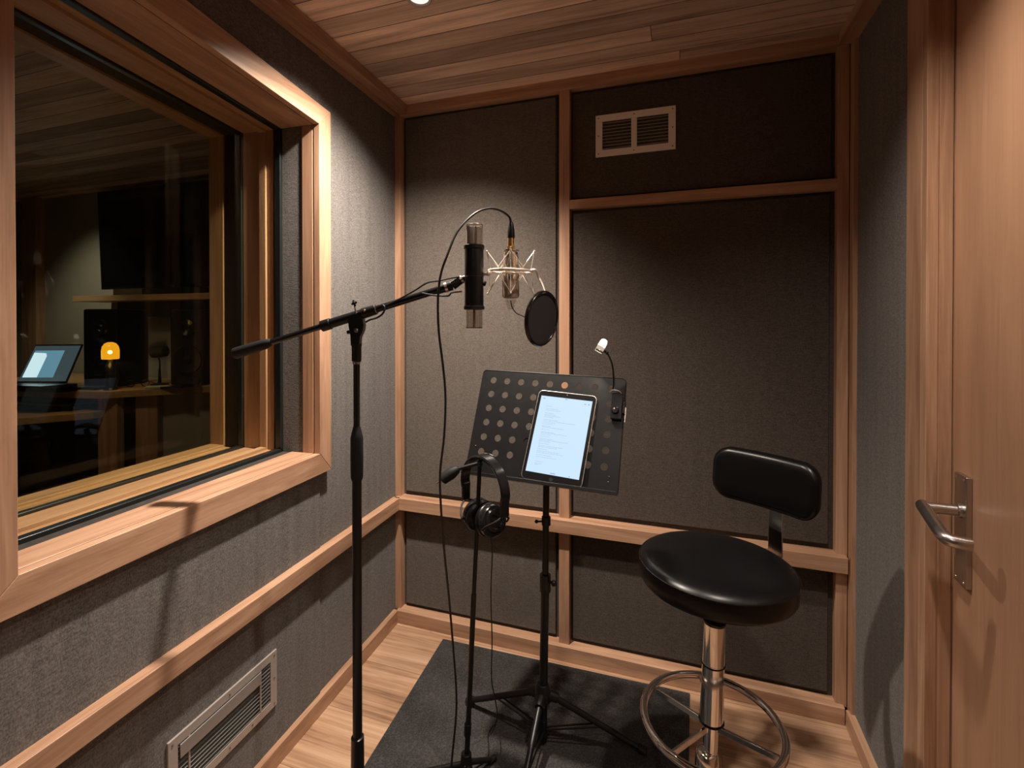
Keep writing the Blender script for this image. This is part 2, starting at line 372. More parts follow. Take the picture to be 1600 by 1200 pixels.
# window in the left wall
w1 = struct('window_1')
def member(name, mat, k, e0, e1, d0, d1, bevel=0.0015, far=S0, near=S1, bot=ZB, top=ztop, lab=None):
    """one side (k) of a rectangular frame whose inner edge is inset e0 and outer edge at e1 (negative = outside)"""
    def cor(e): return [(far+e, bot+e), (near-e, bot+e), (near-e, top(near-e)-e), (far+e, top(far+e)-e)]
    a, b = cor(e0), cor(e1); j = (k+1) % 4
    return MB().prism([a[k], a[j], b[j], b[k]], d0, d1, LW).build(name, mat, w1, bevel=bevel, label=lab)
# casing: widths differ a little, so outer corners are explicit
ci = [(0.552, 0.912), (1.396, 0.912), (1.396, 2.110), (0.552, 2.049)]
co = [(0.489, 0.840), (1.470, 0.840), (1.470, 2.192), (0.489, 2.113)]
for k, m in enumerate((WY, WZ, WY, WZ)):
    j = (k+1) % 4
    MB().prism([ci[k], ci[j], co[j], co[k]], -0.022, 0.002, LW).build('casing', m, w1, bevel=0.002)
for k, m in enumerate((WY, WZ, WY, WZ)):
    member('lining_board', m, k, -0.004, -0.03, 0.0, 0.006, 0)
    dd = (0.095, 0.05, 0.14, 0.05)[k]
    member('lining_board', m, k, 0.0, -0.034, 0.006, dd, 0.002)
    if dd < 0.13: member('fabric_return', FAB if k != 0 else FABD, k, -0.004, -0.034, dd, 0.135, 0)
    member('gasket', GASKET, k, 0.008, -0.034, 0.134, 0.158, 0.003)
    member('spacer_board', m, k, 0.0, -0.034, 0.170, 0.300, 0.001)
    member('stop_bead', m, k, 0.010, -0.02, 0.195, 0.222, 0.001)
    member('gasket', GASKET, k, 0.008, -0.034, 0.302, 0.322, 0.003)
    member('outer_lining', FABD if k != 0 else m, k, -0.004, -0.034, 0.334, 0.388, 0)
    member('outer_casing', m, k, 0.004, -0.034, 0.388, 0.452, 0.002)
MB().prism([(S0-0.02, ZB-0.02), (S1+0.02, ZB-0.02), (S1+0.02, ztop(S1)+0.02), (S0-0.02, ztop(S0)+0.02)], 0.158, 0.168, LW).build('glass_pane', GLASS, w1, smooth=0)
MB().prism([(S0-0.02, ZB-0.02), (S1+0.02, ZB-0.02), (S1+0.02, ztop(S1)+0.02), (S0-0.02, ztop(S0)+0.02)], 0.322, 0.332, LW).build('glass_pane', GLASS, w1, smooth=0)

# ------------------------------------------------------------------ downlights
def downlight(x, y, power, cone, aim, label):
    t = thing('ceiling_light', (x, y, CEIL), label, 'ceiling light', 'recessed ceiling downlights')
    MB().lathe([(0.030, 0.0), (0.030, -0.002), (0.034, -0.006), (0.040, -0.005), (0.043, 0.0)], (x, y, CEIL), n=40, cap=(False, False)).build('trim_ring', ALU, t)
    MB().lathe([(0.0, -0.0012), (0.029, -0.0012)], (x, y, CEIL), n=32, cap=(False, False)).build('lens', emitter('lamp_lens', (1, 0.85, 0.7), 1.3), t)
    light('lamp_light', 'SPOT', (x, y, CEIL-0.012), power, LIGHT, parent=t, target=(*aim, 0), spot_size=R(cone), spot_blend=0.95, shadow_soft_size=0.028)
    return t
LAB = ['round recessed ceiling downlight glowing above the microphone boom', 'small round ceiling downlight close above the door handle side',
       'small round ceiling downlight beside the near end of the window', 'small round ceiling downlight nearest the doorway, over the camera']
for (x, y, p, a, c), l in zip(DOWN, LAB): downlight(x, y, p, a, c, l)

# ------------------------------------------------------------------ air vents
def vent_plate(t, T, W, H, openings, nlouv, thick, screws, lmat, fmat):
    """T(u, v, w): u along, v up, w out of the wall"""
    m = MB()
    us = sorted({0, W, *[a for o in openings for a in o[:2]]}); v0, v1 = openings[0][2:]
    m.box((0, 0, 0), (W, v0, thick), T); m.box((0, v1, 0), (W, H, thick), T)
    prev = 0
    for a, b_, _, _ in openings: m.box((prev, v0, 0), (a, v1, thick), T); prev = b_
    m.box((prev, v0, 0), (W, v1, thick), T)
    m.build('frame', fmat, t, bevel=0.0008)
    for a, b_, _, _ in openings:
        MB().box((a, v0, -0.004), (b_, v1, -0.0025), T).build('duct_shade_sheet', SHADE, t)  # thin black sheet painted as the shade behind the louvres
        for i in range(nlouv):
            v = v0 + (v1-v0)*(i+0.5)/nlouv; h = (v1-v0)/nlouv
            MB().prism([(v-h*0.30, thick*0.75), (v+h*0.02, -0.001), (v+h*0.16, -0.001), (v-h*0.16, thick*0.75)], a, b_, lambda p, q, u: T(u, p, q)).build('louvre', lmat, t)
    for u, v in screws:
        MB().lathe([(0.0028, 0), (0.0028, 0.0012), (0.0015, 0.002)], T(u, v, thick), V(T(u, v, 1))-V(T(u, v, 0)), 10).build('screw', SCREW, t)
t = thing('air_vent', (-0.328, 1.979, 2.024), 'rectangular metal air vent with two louvred openings high on back wall', 'air vent', 'louvred metal wall vents')
W_, H_ = 0.303, 0.165
vent_plate(t, lambda u, v, w: V((-0.328+u, 1.9785-w, 2.024+v)), W_, H_, [(0.0265, 0.1385, 0.026, 0.139), (0.160, 0.2765, 0.026, 0.139)], 9, 0.006,
           [(0.011, 0.012), (0.011, 0.083), (0.011, 0.153), (0.292, 0.012), (0.292, 0.083), (0.292, 0.153), (0.149, 0.012), (0.149, 0.153)], ALUG, ALUW)
vs0, vz0 = 1.100, 0.182
t = thing('air_vent', LW(0.92, vz0, 0), 'low metal floor-level air vent in the grey wall under the window', 'air vent', 'louvred metal wall vents')
TV_ = lambda u, v, w: LW(vs0-u, vz0+v, -w)
vent_plate(t, TV_, 0.358, 0.172, [(0.026, 0.055, 0.024, 0.148), (0.060, 0.290, 0.024, 0.110), (0.295, 0.332, 0.024, 0.148)], 11, 0.006,
           [(0.011, 0.160), (0.347, 0.160), (0.347, 0.012), (0.347, 0.09), (0.18, 0.012), (0.26, 0.012), (0.10, 0.012), (0.18, 0.16)], ALUD, ALU)
MB().box((0.030, 0.112, 0.0055), (0.292, 0.146, 0.0095), TV_).build('damper_strip', plain('galvanised', (0.45, 0.44, 0.43), 0.35, 0.7), t, bevel=0.001)

# ------------------------------------------------------------------ door handle
h = MB().box((0.5735, 1.307, 0.797), (0.585, 1.357, 1.036)).build('door_handle', STEEL, d1, bevel=0.002)
m = MB(); m.cyl((0.578, 1.332, 0.957), (0.508, 1.332, 0.957), 0.0115); m.lathe([(0.0155, 0), (0.0155, 0.006), (0.012, 0.008)], (0.5735, 1.332, 0.957), (-1, 0, 0), 24)
m.build('neck', STEEL, h)
m = MB(); lv = [(0.511, 1.345, 0.957), (0.508, 1.325, 0.955), (0.503, 1.26, 0.942), (0.502, 1.228, 0.935), (0.507, 1.215, 0.932), (0.522, 1.210, 0.931), (0.538, 1.210, 0.930)]
m.tube(lv, 0.0128, 14, smooth=4); m.build('lever', STEEL, h)
m = MB(); m.lathe([(0.0085, 0), (0.0085, 0.006)], (0.5735, 1.338, 0.880), (-1, 0, 0), 20); m.box((0.567, 1.334, 0.857), (0.5735, 1.342, 0.880))
m.build('lock_cylinder', CHROME, h)
for y, z in ((1.348, 1.028), (1.316, 1.028), (1.348, 0.806), (1.316, 0.806)): MB().lathe([(0.0025, 0), (0.0025, 0.0012)], (0.5735, y, z), (-1, 0, 0), 10).build('screw', CHROME, h)

# ------------------------------------------------------------------ rug
RZ = 0.007
MB().prism([(-0.968, 1.895), (0.030, 1.912), (0.0, 0.60), (-0.865, 0.60)], 0.0, RZ, lambda u, v, w_: V((u, v, w_))).build('rug', RUG, bevel=0.002)
tag(bpy.data.objects['rug'], 'flat dark grey rug on the wooden floor under the stands', 'rug')

# ------------------------------------------------------------------ music stand
MSX, MSY = -0.423, 1.530
t = thing('music_stand', (MSX, MSY, RZ), 'black tripod music stand with perforated tilted desk', 'music stand')
TLp = V((-0.656, 1.600, 1.200)); uu = V((1, -.02, -.024)).normalized(); vv = V((-.077, -.389, -.918)); vv = (vv - uu*vv.dot(uu)).normalized()
nn = vv.cross(uu).normalized()
if nn.y > 0: nn = -nn          # towards the reader
def PL(u, v, w_=0): return TLp + uu*u + vv*v + nn*w_
PW, PH = 0.490, 0.354
# perforated sheet: a grid of cells, most of them with a round hole
def sheet():
    m = MB(); n = 24; th = 0.0016; r = 0.0112
    us = [0.0168] + [0.017+0.0503*(i+1) for i in range(9)]; us[0] = 0.017
    vs_ = [0.011+0.0485*i for i in range(7)]
    skip = {(5, 3), (5, 4), (5, 5)}
    def quad(u0, u1, v0, v1):
        m.add([PL(u0, v0, 0), PL(u1, v0, 0), PL(u1, v1, 0), PL(u0, v1, 0), PL(u0, v0, -th), PL(u1, v0, -th), PL(u1, v1, -th), PL(u0, v1, -th)], [(0, 1, 2, 3), (7, 6, 5, 4)])
    for j in range(6):
        for i in range(9):
            u0, u1, v0, v1 = us[i], us[i+1], vs_[j], vs_[j+1]
            if (j, i) in skip: quad(u0, u1, v0, v1); continue
            cu, cv = (u0+u1)/2, (v0+v1)/2; fr_ = []; bk = []; ho = []; hb = []
            for k in range(n):
                a = 2*PI*(k+0.5)/n; c, s_ = math.cos(a), math.sin(a)
                ho.append(PL(cu+r*c, cv+r*s_, 0)); hb.append(PL(cu+r*c, cv+r*s_, -th))
                q = min((u1-u0)/2/abs(c) if abs(c) > 1e-6 else 9, (v1-v0)/2/abs(s_) if abs(s_) > 1e-6 else 9)
                fr_.append(PL(cu+q*c, cv+q*s_, 0)); bk.append(PL(cu+q*c, cv+q*s_, -th))
            # corners
            b0 = len(m.v); m.add(ho+hb+fr_+bk, [])
            for k in range(n):
                k2 = (k+1) % n
                m.f += [(b0+k, b0+k2, b0+2*n+k2, b0+2*n+k), (b0+n+k2, b0+n+k, b0+3*n+k, b0+3*n+k2), (b0+k2, b0+k, b0+n+k, b0+n+k2)]
            for cx, cy in ((u0, v0), (u1, v0), (u1, v1), (u0, v1)):
                a = math.atan2(cy-cv, cx-cu) % (2*PI); k = int((a/(2*PI)*n - 0.5) % n); k2 = (k+1) % n
                c0 = len(m.v); m.v += [PL(cx, cy, 0), PL(cx, cy, -th)]
                m.f += [(b0+2*n+k, b0+2*n+k2, c0), (b0+3*n+k2, b0+3*n+k, c0+1)]
    U0, U1, V0, V1 = us[0], us[-1], vs_[0], vs_[-1]
    cr = 0.014
    # margins with rounded top corners
    def poly(ps): 
        b0 = len(m.v); k = len(ps); m.v += [PL(a, b, 0) for a, b in ps] + [PL(a, b, -th) for a, b in ps]
        m.f += [tuple(b0+i for i in range(k)), tuple(b0+k+i for i in range(k))[::-1]]
    tl = [(cr-cr*math.cos(R(a)), cr-cr*math.sin(R(a))) for a in range(0, 91, 15)]
    poly([(0, V1), (0, cr)] + tl[1:-1] + [(cr, 0), (PW-cr, 0)] + [(PW-a, b) for a, b in tl[1:-1]][::-1] + [(PW, cr), (PW, V1), (U1, V1), (U1, V0), (U0, V0), (U0, V1)])
    quad(0, PW, V1, PH)
    return m
pl = sheet().build('desk_plate', BLACK, t, smooth=0)
m = MB()
cn = [(0.014-0.014*math.cos(R(q)), 0.014-0.014*math.sin(R(q))) for q in range(0, 91, 10)]
edge = [PL(0, PH-0.004, -0.001)] + [PL(p, q, -0.001) for p, q in cn] + [PL(PW-p, q, -0.001) for p, q in cn[::-1]] + [PL(PW, PH-0.004, -0.001)]
m.tube(edge, 0.0022, 8, smooth=0); m.build('rolled_edge', BLACK, t)
m = MB(); m.box((0, PH, -0.002), (PW, PH+0.0018, 0.034), lambda u, v, w_: PL(u, v, w_)); m.box((0, PH-0.008, 0.034), (PW, PH+0.0018, 0.0355), lambda u, v, w_: PL(u, v, w_))
m.build('ledge', BLACK, t, bevel=0.0006)
for u, v in ((0.462, 0.305), (0.461, 0.32), (0.02, 0.262)): MB().sphere(PL(u, v, 0.001), 0.0022, 8).build('rivet', STEEL, t)
m = MB(); m.box((0.17, 0.19, -0.014), (0.31, 0.26, -0.0018), PL); m.box((0.225, 0.26, -0.012), (0.265, 0.30, -0.002), PL)
m.build('tilt_bracket', BLACK, t, bevel=0.002)
TOPP = PL(0.24, 0.24, -0.018)
m = MB(); m.cyl((MSX+0.008, MSY, 0.53), (MSX+0.012, MSY+0.003, 1.0), 0.0105); m.cyl((MSX+0.012, MSY, 0.93), TOPP, 0.009); m.build('inner_pole', BLACK, t)
m = MB(); m.cyl((MSX, MSY, 0.06), (MSX+0.008, MSY, 0.54), 0.0135, 0.0135); m.build('outer_pole', BLACK, t)
MB().cyl((MSX+0.008, MSY, 0.50), (MSX+0.008, MSY, 0.555), 0.0175).build('collar', BLACK, t, bevel=0.001)
MB().cyl((MSX+0.011, MSY, 0.715), (MSX+0.011, MSY, 0.742), 0.0145).build('collar', BLACK, t, bevel=0.001)
m = MB(); m.cyl((MSX+0.02, MSY-0.004, 0.538), (MSX+0.036, MSY-0.012, 0.538), 0.004); m.sphere((MSX+0.040, MSY-0.014, 0.538), 0.0095, 12); m.build('clamp_knob', BLACK, t)
m = MB(); m.cyl((MSX-0.0, MSY-0.008, 0.728), (MSX-0.014, MSY-0.014, 0.728), 0.003); m.sphere((MSX-0.017, MSY-0.015, 0.728), 0.006, 12); m.build('height_knob', BLACK, t)
HZ = 0.165
m = MB(); m.lathe([(0.020, -0.024), (0.027, -0.018), (0.028, 0.010), (0.022, 0.030), (0.018, 0.036)], (MSX, MSY, HZ)); 
FEET = [(-0.112, 1.590), (-0.713, 1.597), (-0.415, 1.215)]
for fx, fy in FEET:
    d = V((fx-MSX, fy-MSY, 0)).normalized(); m.cyl(V((MSX, MSY, HZ+0.004))+d*0.006, V((MSX, MSY, HZ-0.008))+d*0.050, 0.019, 0.0145, 14)
m.build('leg_hub', BLACK, t, bevel=0.0015)
SLEEVE = 0.06
m = MB(); m.cyl((MSX, MSY, 0.02), (MSX, MSY, 0.085), 0.015); m.build('lower_sleeve', BLACK, t, bevel=0.001)
for fx, fy in FEET:
    d = V((fx-MSX, fy-MSY, 0)).normalized(); a = V((MSX, MSY, HZ-0.002))+d*0.03; b = V((fx, fy, RZ+0.0145))
    x, y, z = frame(b-a); L_ = (b-a).length
    T = lambda p, q, r_, a=a, x=x, y=y, z=z: a + x*p + y*q + z*r_
    leg = MB().cyl(a, b, 0.0098, 0.0092, n=16).build('leg', BLACK, t)
    ft = MB().cyl(b - z*0.02, b + z*0.008, 0.0125); ft.build('rubber_foot', RUBBER, leg, bevel=0.002)
    br = MB(); sv = V((-d.y, d.x, 0))
    e = a + z*(L_*0.52)
    for s_ in (-1, 1): br.cyl(V((MSX, MSY, 0.055))+d*0.012+sv*0.006*s_, e + sv*0.008*s_ - V((0, 0, 0.004)), 0.0028, n=8)
    br.build('brace', BLACK, t)
    bl = MB().sphere(V((MSX, MSY, HZ-0.014))+d*0.034 + sv*0.012, 0.003, 8).build('bolt', STEEL, t)
# silver inlay on the front leg
# ------------------------------------------------------------------ tablet on the ledge
t = thing('tablet_computer', PL(0.300, PH-0.002, 0.02), 'silver-edged tablet showing a bright page of text on music stand', 'tablet')
th_ = math.atan2(0.024, 0.29); tu = V((math.cos(th_*0.6), math.sin(th_*0.6), 0))
def TB(a, b, c):   # a across from centre, b down from centre, c out
    ca, sa = math.cos(0.062), math.sin(0.062)
    u = 0.300 + a*ca - b*sa*1.05; v = 0.2045 + b*ca + a*sa*0.6
    return PL(u, v, 0.0045 + 0.010*(b/0.29+0.5) + c)
TWd, THt = 0.193, 0.286
MB().prism(rrect(TWd, THt, 0.015), -0.003, 0.0035, TB).build('case', plain('tablet_aluminium', (0.62, 0.56, 0.52), 0.3, 0.8), t, bevel=0.0012)
MB().prism(rrect(TWd-0.004, THt-0.004, 0.0132), 0.0035, 0.0042, TB).build('bezel', BLACKG, t)
sx0, sx1, sy0, sy1 = -0.0845, 0.0845, -0.124, 0.119
MB().prism([(sx0, sy0), (sx1, sy0), (sx1, sy1), (sx0, sy1)], 0.0042, 0.0045, TB).build('screen', emitter('tablet_screen', (0.60, 0.80, 1.0), 0.98), t)
m = MB(); rr = random.Random(3); W2 = sx1-sx0; Hh = sy1-sy0
rows = [(0.13, .12), (0.165, .26), (0.185, .30), (0.225, .16), (0.245, .22), (0.262, .33), (0.28, .18), (0.315, .28), (0.333, .62), (0.352, .24), (0.372, .20), (0.40, .17), (0.415, .42), (0.445, .16), (0.478, .26), (0.49, .50), (0.51, .20), (0.535, .19), (0.565, .27), (0.582, .55), (0.60, .22), (0.63, .20), (0.655, .46), (0.672, .36), (0.70, .18), (0.725, .44), (0.745, .50), (0.775, .30), (0.80, .40), (0.86, .17), (0.885, .14), (0.90, .08)]
for v, ln in rows:
    u = 0.13 + rr.random()*0.012; end = u + ln
    while u < end:
        wd = min(0.012 + rr.random()*0.035, end-u)
        a0 = sx0 + W2*u; b0_ = sy0 + Hh*v
        m.prism([(a0, b0_), (a0+W2*wd, b0_), (a0+W2*wd, b0_+0.0010), (a0, b0_+0.0010)], 0.0045, 0.00462, TB)
        u += wd + 0.007
m.build('screen_text', emitter('screen_text', (0.42, 0.58, 0.80), 0.78), t, smooth=0)
ICON = emitter('screen_icon', (0.42, 0.60, 0.85), 0.75)
for a0, a1, b0_ in ((-0.076, -0.070, -0.117), (0.060, 0.066, -0.113), (0.072, 0.078, -0.113), (-0.004, 0.004, -0.122), (-0.006, 0.010, 0.113), (0.052, 0.056, 0.114)):
    MB().prism([(a0, b0_), (a1, b0_), (a1, b0_+0.003), (a0, b0_+0.003)], 0.0045, 0.00462, TB).build('screen_icon', ICON, t, smooth=0)
MB().lathe([(0.0018, 0), (0.0018, 0.0003)], TB(0, -0.135, 0.0042), TB(0, 0, 1)-TB(0, 0, 0), 12).build('camera_lens', SCREW, t)
MB().lathe([(0.0062, 0), (0.0062, 0.0002)], TB(0, 0.1325, 0.0042), TB(0, 0, 1)-TB(0, 0, 0), 20).build('home_button', plain('button_black', (0.02, 0.02, 0.022), 0.25), t)

# ------------------------------------------------------------------ reading lamp
t = thing('reading_lamp', PL(0.462, 0.09, 0.01), 'small lit clip-on reading lamp with bent arm on music stand corner', 'lamp')
CH0 = V((-0.246, 1.535, 1.275)); CH1 = V((-0.227, 1.545, 1.3125)); ax = (CH1-CH0).normalized()
m = MB(); m.lathe([(0.0135, 0.0), (0.0145, 0.001), (0.0145, 0.005), (0.0135, 0.006)], CH0, ax, 24); m.build('lamp_ring', CHROME, t)
m = MB(); m.lathe([(0.0125, 0.006), (0.0120, 0.019)], CH0, ax, 24); m.build('lamp_shade', emitter('lamp_shade_glow', (1.0, 0.80, 0.62), 0.55), t)
m = MB(); m.lathe([(0.0120, 0.019), (0.0112, 0.034), (0.009, 0.041), (0.004, 0.044)], CH0, ax, 24); m.build('glowing_bulb', emitter('bulb_hot', (1.0, 0.86, 0.7), 6.0), t)
m = MB(); m.lathe([(0.0, -0.0005), (0.0128, 0.0)], CH0, ax, 24, cap=(False, False)); m.build('lamp_lens', emitter('lens_glow', (1, 0.9, 0.8), 0.8), t)
arm = [(-0.2225, 1.548, 1.272), (-0.216, 1.550, 1.262), (-0.207, 1.556, 1.238), (-0.203, 1.562, 1.205), (-0.2025, 1.5655, 1.175), PL(0.452, 0.046, 0.012)]
MB().tube(arm, 0.0028, 8).build('gooseneck', BLACKG, t)
m = MB(); m.cyl(V((-0.235, 1.541, 1.281)), V((-0.2205, 1.549, 1.271)), 0.004); m.sphere((-0.2215, 1.548, 1.272), 0.0055, 12); m.build('swivel', BLACK, t)
m = MB(); m.box((0.452, 0.052, 0.002), (0.486, 0.135, 0.018), PL); m.box((0.455, 0.060, -0.018), (0.492, 0.128, -0.003), PL); m.box((0.484, 0.075, -0.014), (0.494, 0.115, 0.012), PL)
m.build('clip', BLACKG, t, bevel=0.003)
m = MB(); m.lathe([(0.010, 0), (0.0115, 0.004), (0.009, 0.010)], PL(0.466, 0.108, 0.018), nn, 18); m.build('clip_knob', BLACKG, t)
MB().sphere(PL(0.464, 0.106, 0.027), 0.004, 10).build('clip_screw', NICKEL, t)
MB().tube([PL(0.445, 0.052, 0.02), PL(0.455, 0.046, 0.024), PL(0.475, 0.048, 0.02), PL(0.486, 0.062, 0.012)], 0.0016, 8).build('clip_spring', STEEL, t)
MB().box((0.493, 0.092, -0.006), (0.497, 0.140, 0.004), PL).build('clip_lever', NICKEL, t, bevel=0.001)
light('reading_light', 'SPOT', CH0 - ax*0.008, 1.6, (1, 0.86, 0.7), parent=t, target=CH0 - ax*0.3, spot_size=R(120), spot_blend=0.6, shadow_soft_size=0.01)

# ------------------------------------------------------------------ microphone boom stand
PX, PY = -0.812, 1.095
t = thing('microphone_stand', (PX, PY, RZ), 'tall black boom stand reaching from window to the microphones', 'microphone stand')
m = MB(); m.lathe([(0.093, 0), (0.095, 0.004), (0.094, 0.016), (0.086, 0.021), (0.030, 0.026), (0.021, 0.040), (0.018, 0.10), (0.0165, 0.26), (0.0125, 0.262)], (PX, PY, RZ), n=48)
m.build('base', BLACK, t)
MB().cyl((PX, PY, 0.10), (PX, PY, 0.97), 0.0122).build('lower_pole', BLACK, t)
MB().cyl((PX, PY, 0.94), (PX, PY, 1.30), 0.0085).build('upper_pole', BLACKG, t)
m = MB(); m.lathe([(0.0135, 0.950), (0.0158, 0.958), (0.0165, 1.0), (0.0162, 1.062), (0.0135, 1.075), (0.010, 1.088), (0.0095, 1.092)], (PX, PY, 0)); m.build('height_clutch', RUBBER, t)
MB().lathe([(0.010, 1.079), (0.0105, 1.081), (0.010, 1.083)], (PX, PY, 0)).build('clutch_ring', CHROME, t)
m = MB(); m.lathe([(0.0095, 1.262), (0.0125, 1.266), (0.0125, 1.302), (0.0135, 1.306), (0.0135, 1.312)], (PX, PY, 0)); m.build('boom_collar', BLACK, t, bevel=0.001)
MB().lathe([(0.0098, 1.257), (0.0102, 1.263)], (PX, PY, 0)).build('collar_ring', STEEL, t)
B0 = V((-1.118, 0.989, 1.284)); B1 = V((-0.560, 1.1825, 1.469)); bd = (B1-B0).normalized()
def BP(s, up=0.0, side=0.0):   # point along the boom
    x, y, z = frame(bd); return B0 + bd*s + V((0, 0, 1))*up
LBm = (B1-B0).length
# clutch cheeks
bx, by, bz = frame(bd)   # bx horizontal-ish sideways, by up-ish
CP = V((PX, PY, 1.340))
def CT(p, q, r_): return CP + V((bd.x, bd.y, 0)).normalized()*p + V((0, 0, 1))*q + bx*r_
m = MB()
prof = [(-0.020, 0.040), (-0.017, 0.012), (-0.013, -0.008), (-0.012, -0.034), (0.010, -0.034), (0.012, -0.012), (0.020, 0.006), (0.022, 0.020), (0.018, 0.042), (0.020, 0.058), (-0.018, 0.045)]
m.prism(prof, -0.0125, 0.0125, CT); m.build('tilt_clutch', BLACK, t, bevel=0.002)
MB().lathe([(0.0055, 0), (0.0055, 0.002), (0.0035, 0.0045)], CT(0.003, 0.006, -0.0125 if CT(0, 0, -1).y < CT(0, 0, 1).y else 0.0125), CT(0, 0, -1 if CT(0, 0, -1).y < CT(0, 0, 1).y else 1)-CT(0, 0, 0), 18).build('clutch_bolt', STEEL, t)
MB().cyl(CT(-0.014, 0.002, 0), CT(-0.025, 0.001, 0), 0.0048).build('clutch_stop', BLACK, t, bevel=0.001)
s_c = (CP - B0).dot(bd)
m = MB(); a0 = BP(s_c-0.083); m.cyl(a0, BP(s_c-0.058), 0.0150); m.cyl(BP(s_c-0.060), BP(s_c+0.045), 0.0130); m.build('boom_sleeve', BLACK, t, bevel=0.001)
m = MB(); m.cyl(BP(s_c+0.030), BP(s_c+0.068), 0.0148, 0.0138); m.box((0.03, 0.047, -0.005), (0.058, 0.055, 0.012), lambda p, q, r_: CT(p, q+p*0.2, r_)); m.build('sleeve_clamp', BLACK, t, bevel=0.001)
MB().sphere(BP(s_c+0.044)+V((0, -0.0125, 0.004)), 0.0036, 10).build('clamp_screw', NICKEL, t)
MB().torus(BP(s_c+0.068), bd, 0.0122, 0.0012, 24, 8).build('clamp_ring', CHROME, t)
MB().cyl(BP(0.075), BP(s_c), 0.0080).build('boom_arm', BLACKG, t)
MB().cyl(BP(s_c+0.02), BP(LBm-0.02), 0.0096).build('boom_arm', BLACKG, t)
m = MB(); m.lathe([(0.0115, 0), (0.0150, 0.003), (0.0152, 0.012), (0.0140, 0.085), (0.0105, 0.100), (0.0088, 0.104)], B0, bd, 28); m.build('counterweight', RUBBER, t)
MB().torus(BP(0.097), bd, 0.0098, 0.0012, 20, 8).build('grip_ring', CHROME, t)
m = MB(); kn = V((-0.807, 1.078, 1.417)); m.cyl(kn, V((-0.806, 1.086, 1.385)), 0.0016, n=8)
m.build('wing_screw_stem', SCREW, t)
m = MB(); m.sphere(kn, 0.0052, 10)
for k in range(4): m.sphere(kn+V((math.cos(R(20+90*k))*0.006, 0.001, math.sin(R(20+90*k))*0.006)), 0.0033, 8)
m.build('wing_screw', BLACK, t)
# adapter at the boom's end
m = MB(); m.cyl(BP(LBm-0.055), BP(LBm-0.015), 0.0115, 0.0130); m.cyl(BP(LBm-0.015), V((-0.552, 1.188, 1.480)), 0.0135, 0.0105); m.build('boom_end_joint', BLACK, t, bevel=0.002)
m = MB(); m.cyl(BP(LBm-0.035), BP(LBm-0.028), 0.0138); m.cyl(V((-0.556, 1.187, 1.478)), V((-0.549, 1.190, 1.482)), 0.0115); m.build('joint_ring', NICKEL, t)
MB().cyl(V((-0.553, 1.187, 1.481)), V((-0.538, 1.192, 1.484)), 0.0085).build('thread_stub', BLACK, t)

# ------------------------------------------------------------------ black cylinder microphone with clear ends
MX, MY = -0.519, 1.197
t = thing('cylinder_microphone', (MX, MY, 1.353), 'black cylindrical microphone with clear tubes at both ends, on boom tip', 'microphone')
m = MB(); m.lathe([(0.0245, 1.408), (0.0250, 1.410), (0.0250, 1.565), (0.0245, 1.567)], (MX, MY, 0), n=40); m.build('body', BLACK, t)
m = MB(); m.lathe([(0.0252, 1.560), (0.0270, 1.561), (0.0270, 1.569), (0.0255, 1.571)], (MX, MY, 0), n=40); m.build('end_collar', RUBBER, t)
m = MB(); m.lathe([(0.0255, 1.401), (0.0272, 1.402), (0.0272, 1.409), (0.0252, 1.411)], (MX, MY, 0), n=40); m.build('end_collar', RUBBER, t)
MB().lathe([(0.0252, 1.486), (0.0258, 1.487), (0.0252, 1.488)], (MX, MY, 0), n=40, cap=(False, False)).build('body_seam', RUBBER, t)
for z0, z1 in ((1.570, 1.624), (1.353, 1.402)):
    m = MB(); m.lathe([(0.0228, z0), (0.0228, z1), (0.0200, z1), (0.0200, z0)], (MX, MY, 0), n=40, cap=(False, False)); m.build('clear_tube', ACRYL, t)
    top = z1 if z0 > 1.5 else z0
    MB().torus((MX, MY, top), (0, 0, 1), 0.0218, 0.0011, 40, 8).build('tube_rim', NICKEL if z0 > 1.5 else BLACK, t)
MB().cyl((MX+0.004, MY+0.001, 1.57), (MX+0.004, MY+0.001, 1.620), 0.0035).build('inner_rod', STEEL, t)
MB().cyl((MX, MY, 1.353), (MX, MY, 1.402), 0.0030).build('inner_rod', plain('copper_rod', (0.6, 0.38, 0.25), 0.35, 0.6), t)
m = MB(); hc = [(0.0185*math.cos(R(q)), 0.0185*math.sin(R(q))) for q in range(95, 290, 15)]
m.prism(hc, 1.5715, 1.617, lambda p, q, z: V((MX+p*0.945-q*0.326-0.002, MY+p*0.326+q*0.945, z)))
m.build('inner_core', plain('frosted_white', (0.72, 0.69, 0.66), 0.4), t)
MB().cyl((MX+0.024, MY+0.008, 1.470), (MX+0.0295, MY+0.010, 1.468), 0.0065).build('side_knob', RUBBER, t, bevel=0.001)

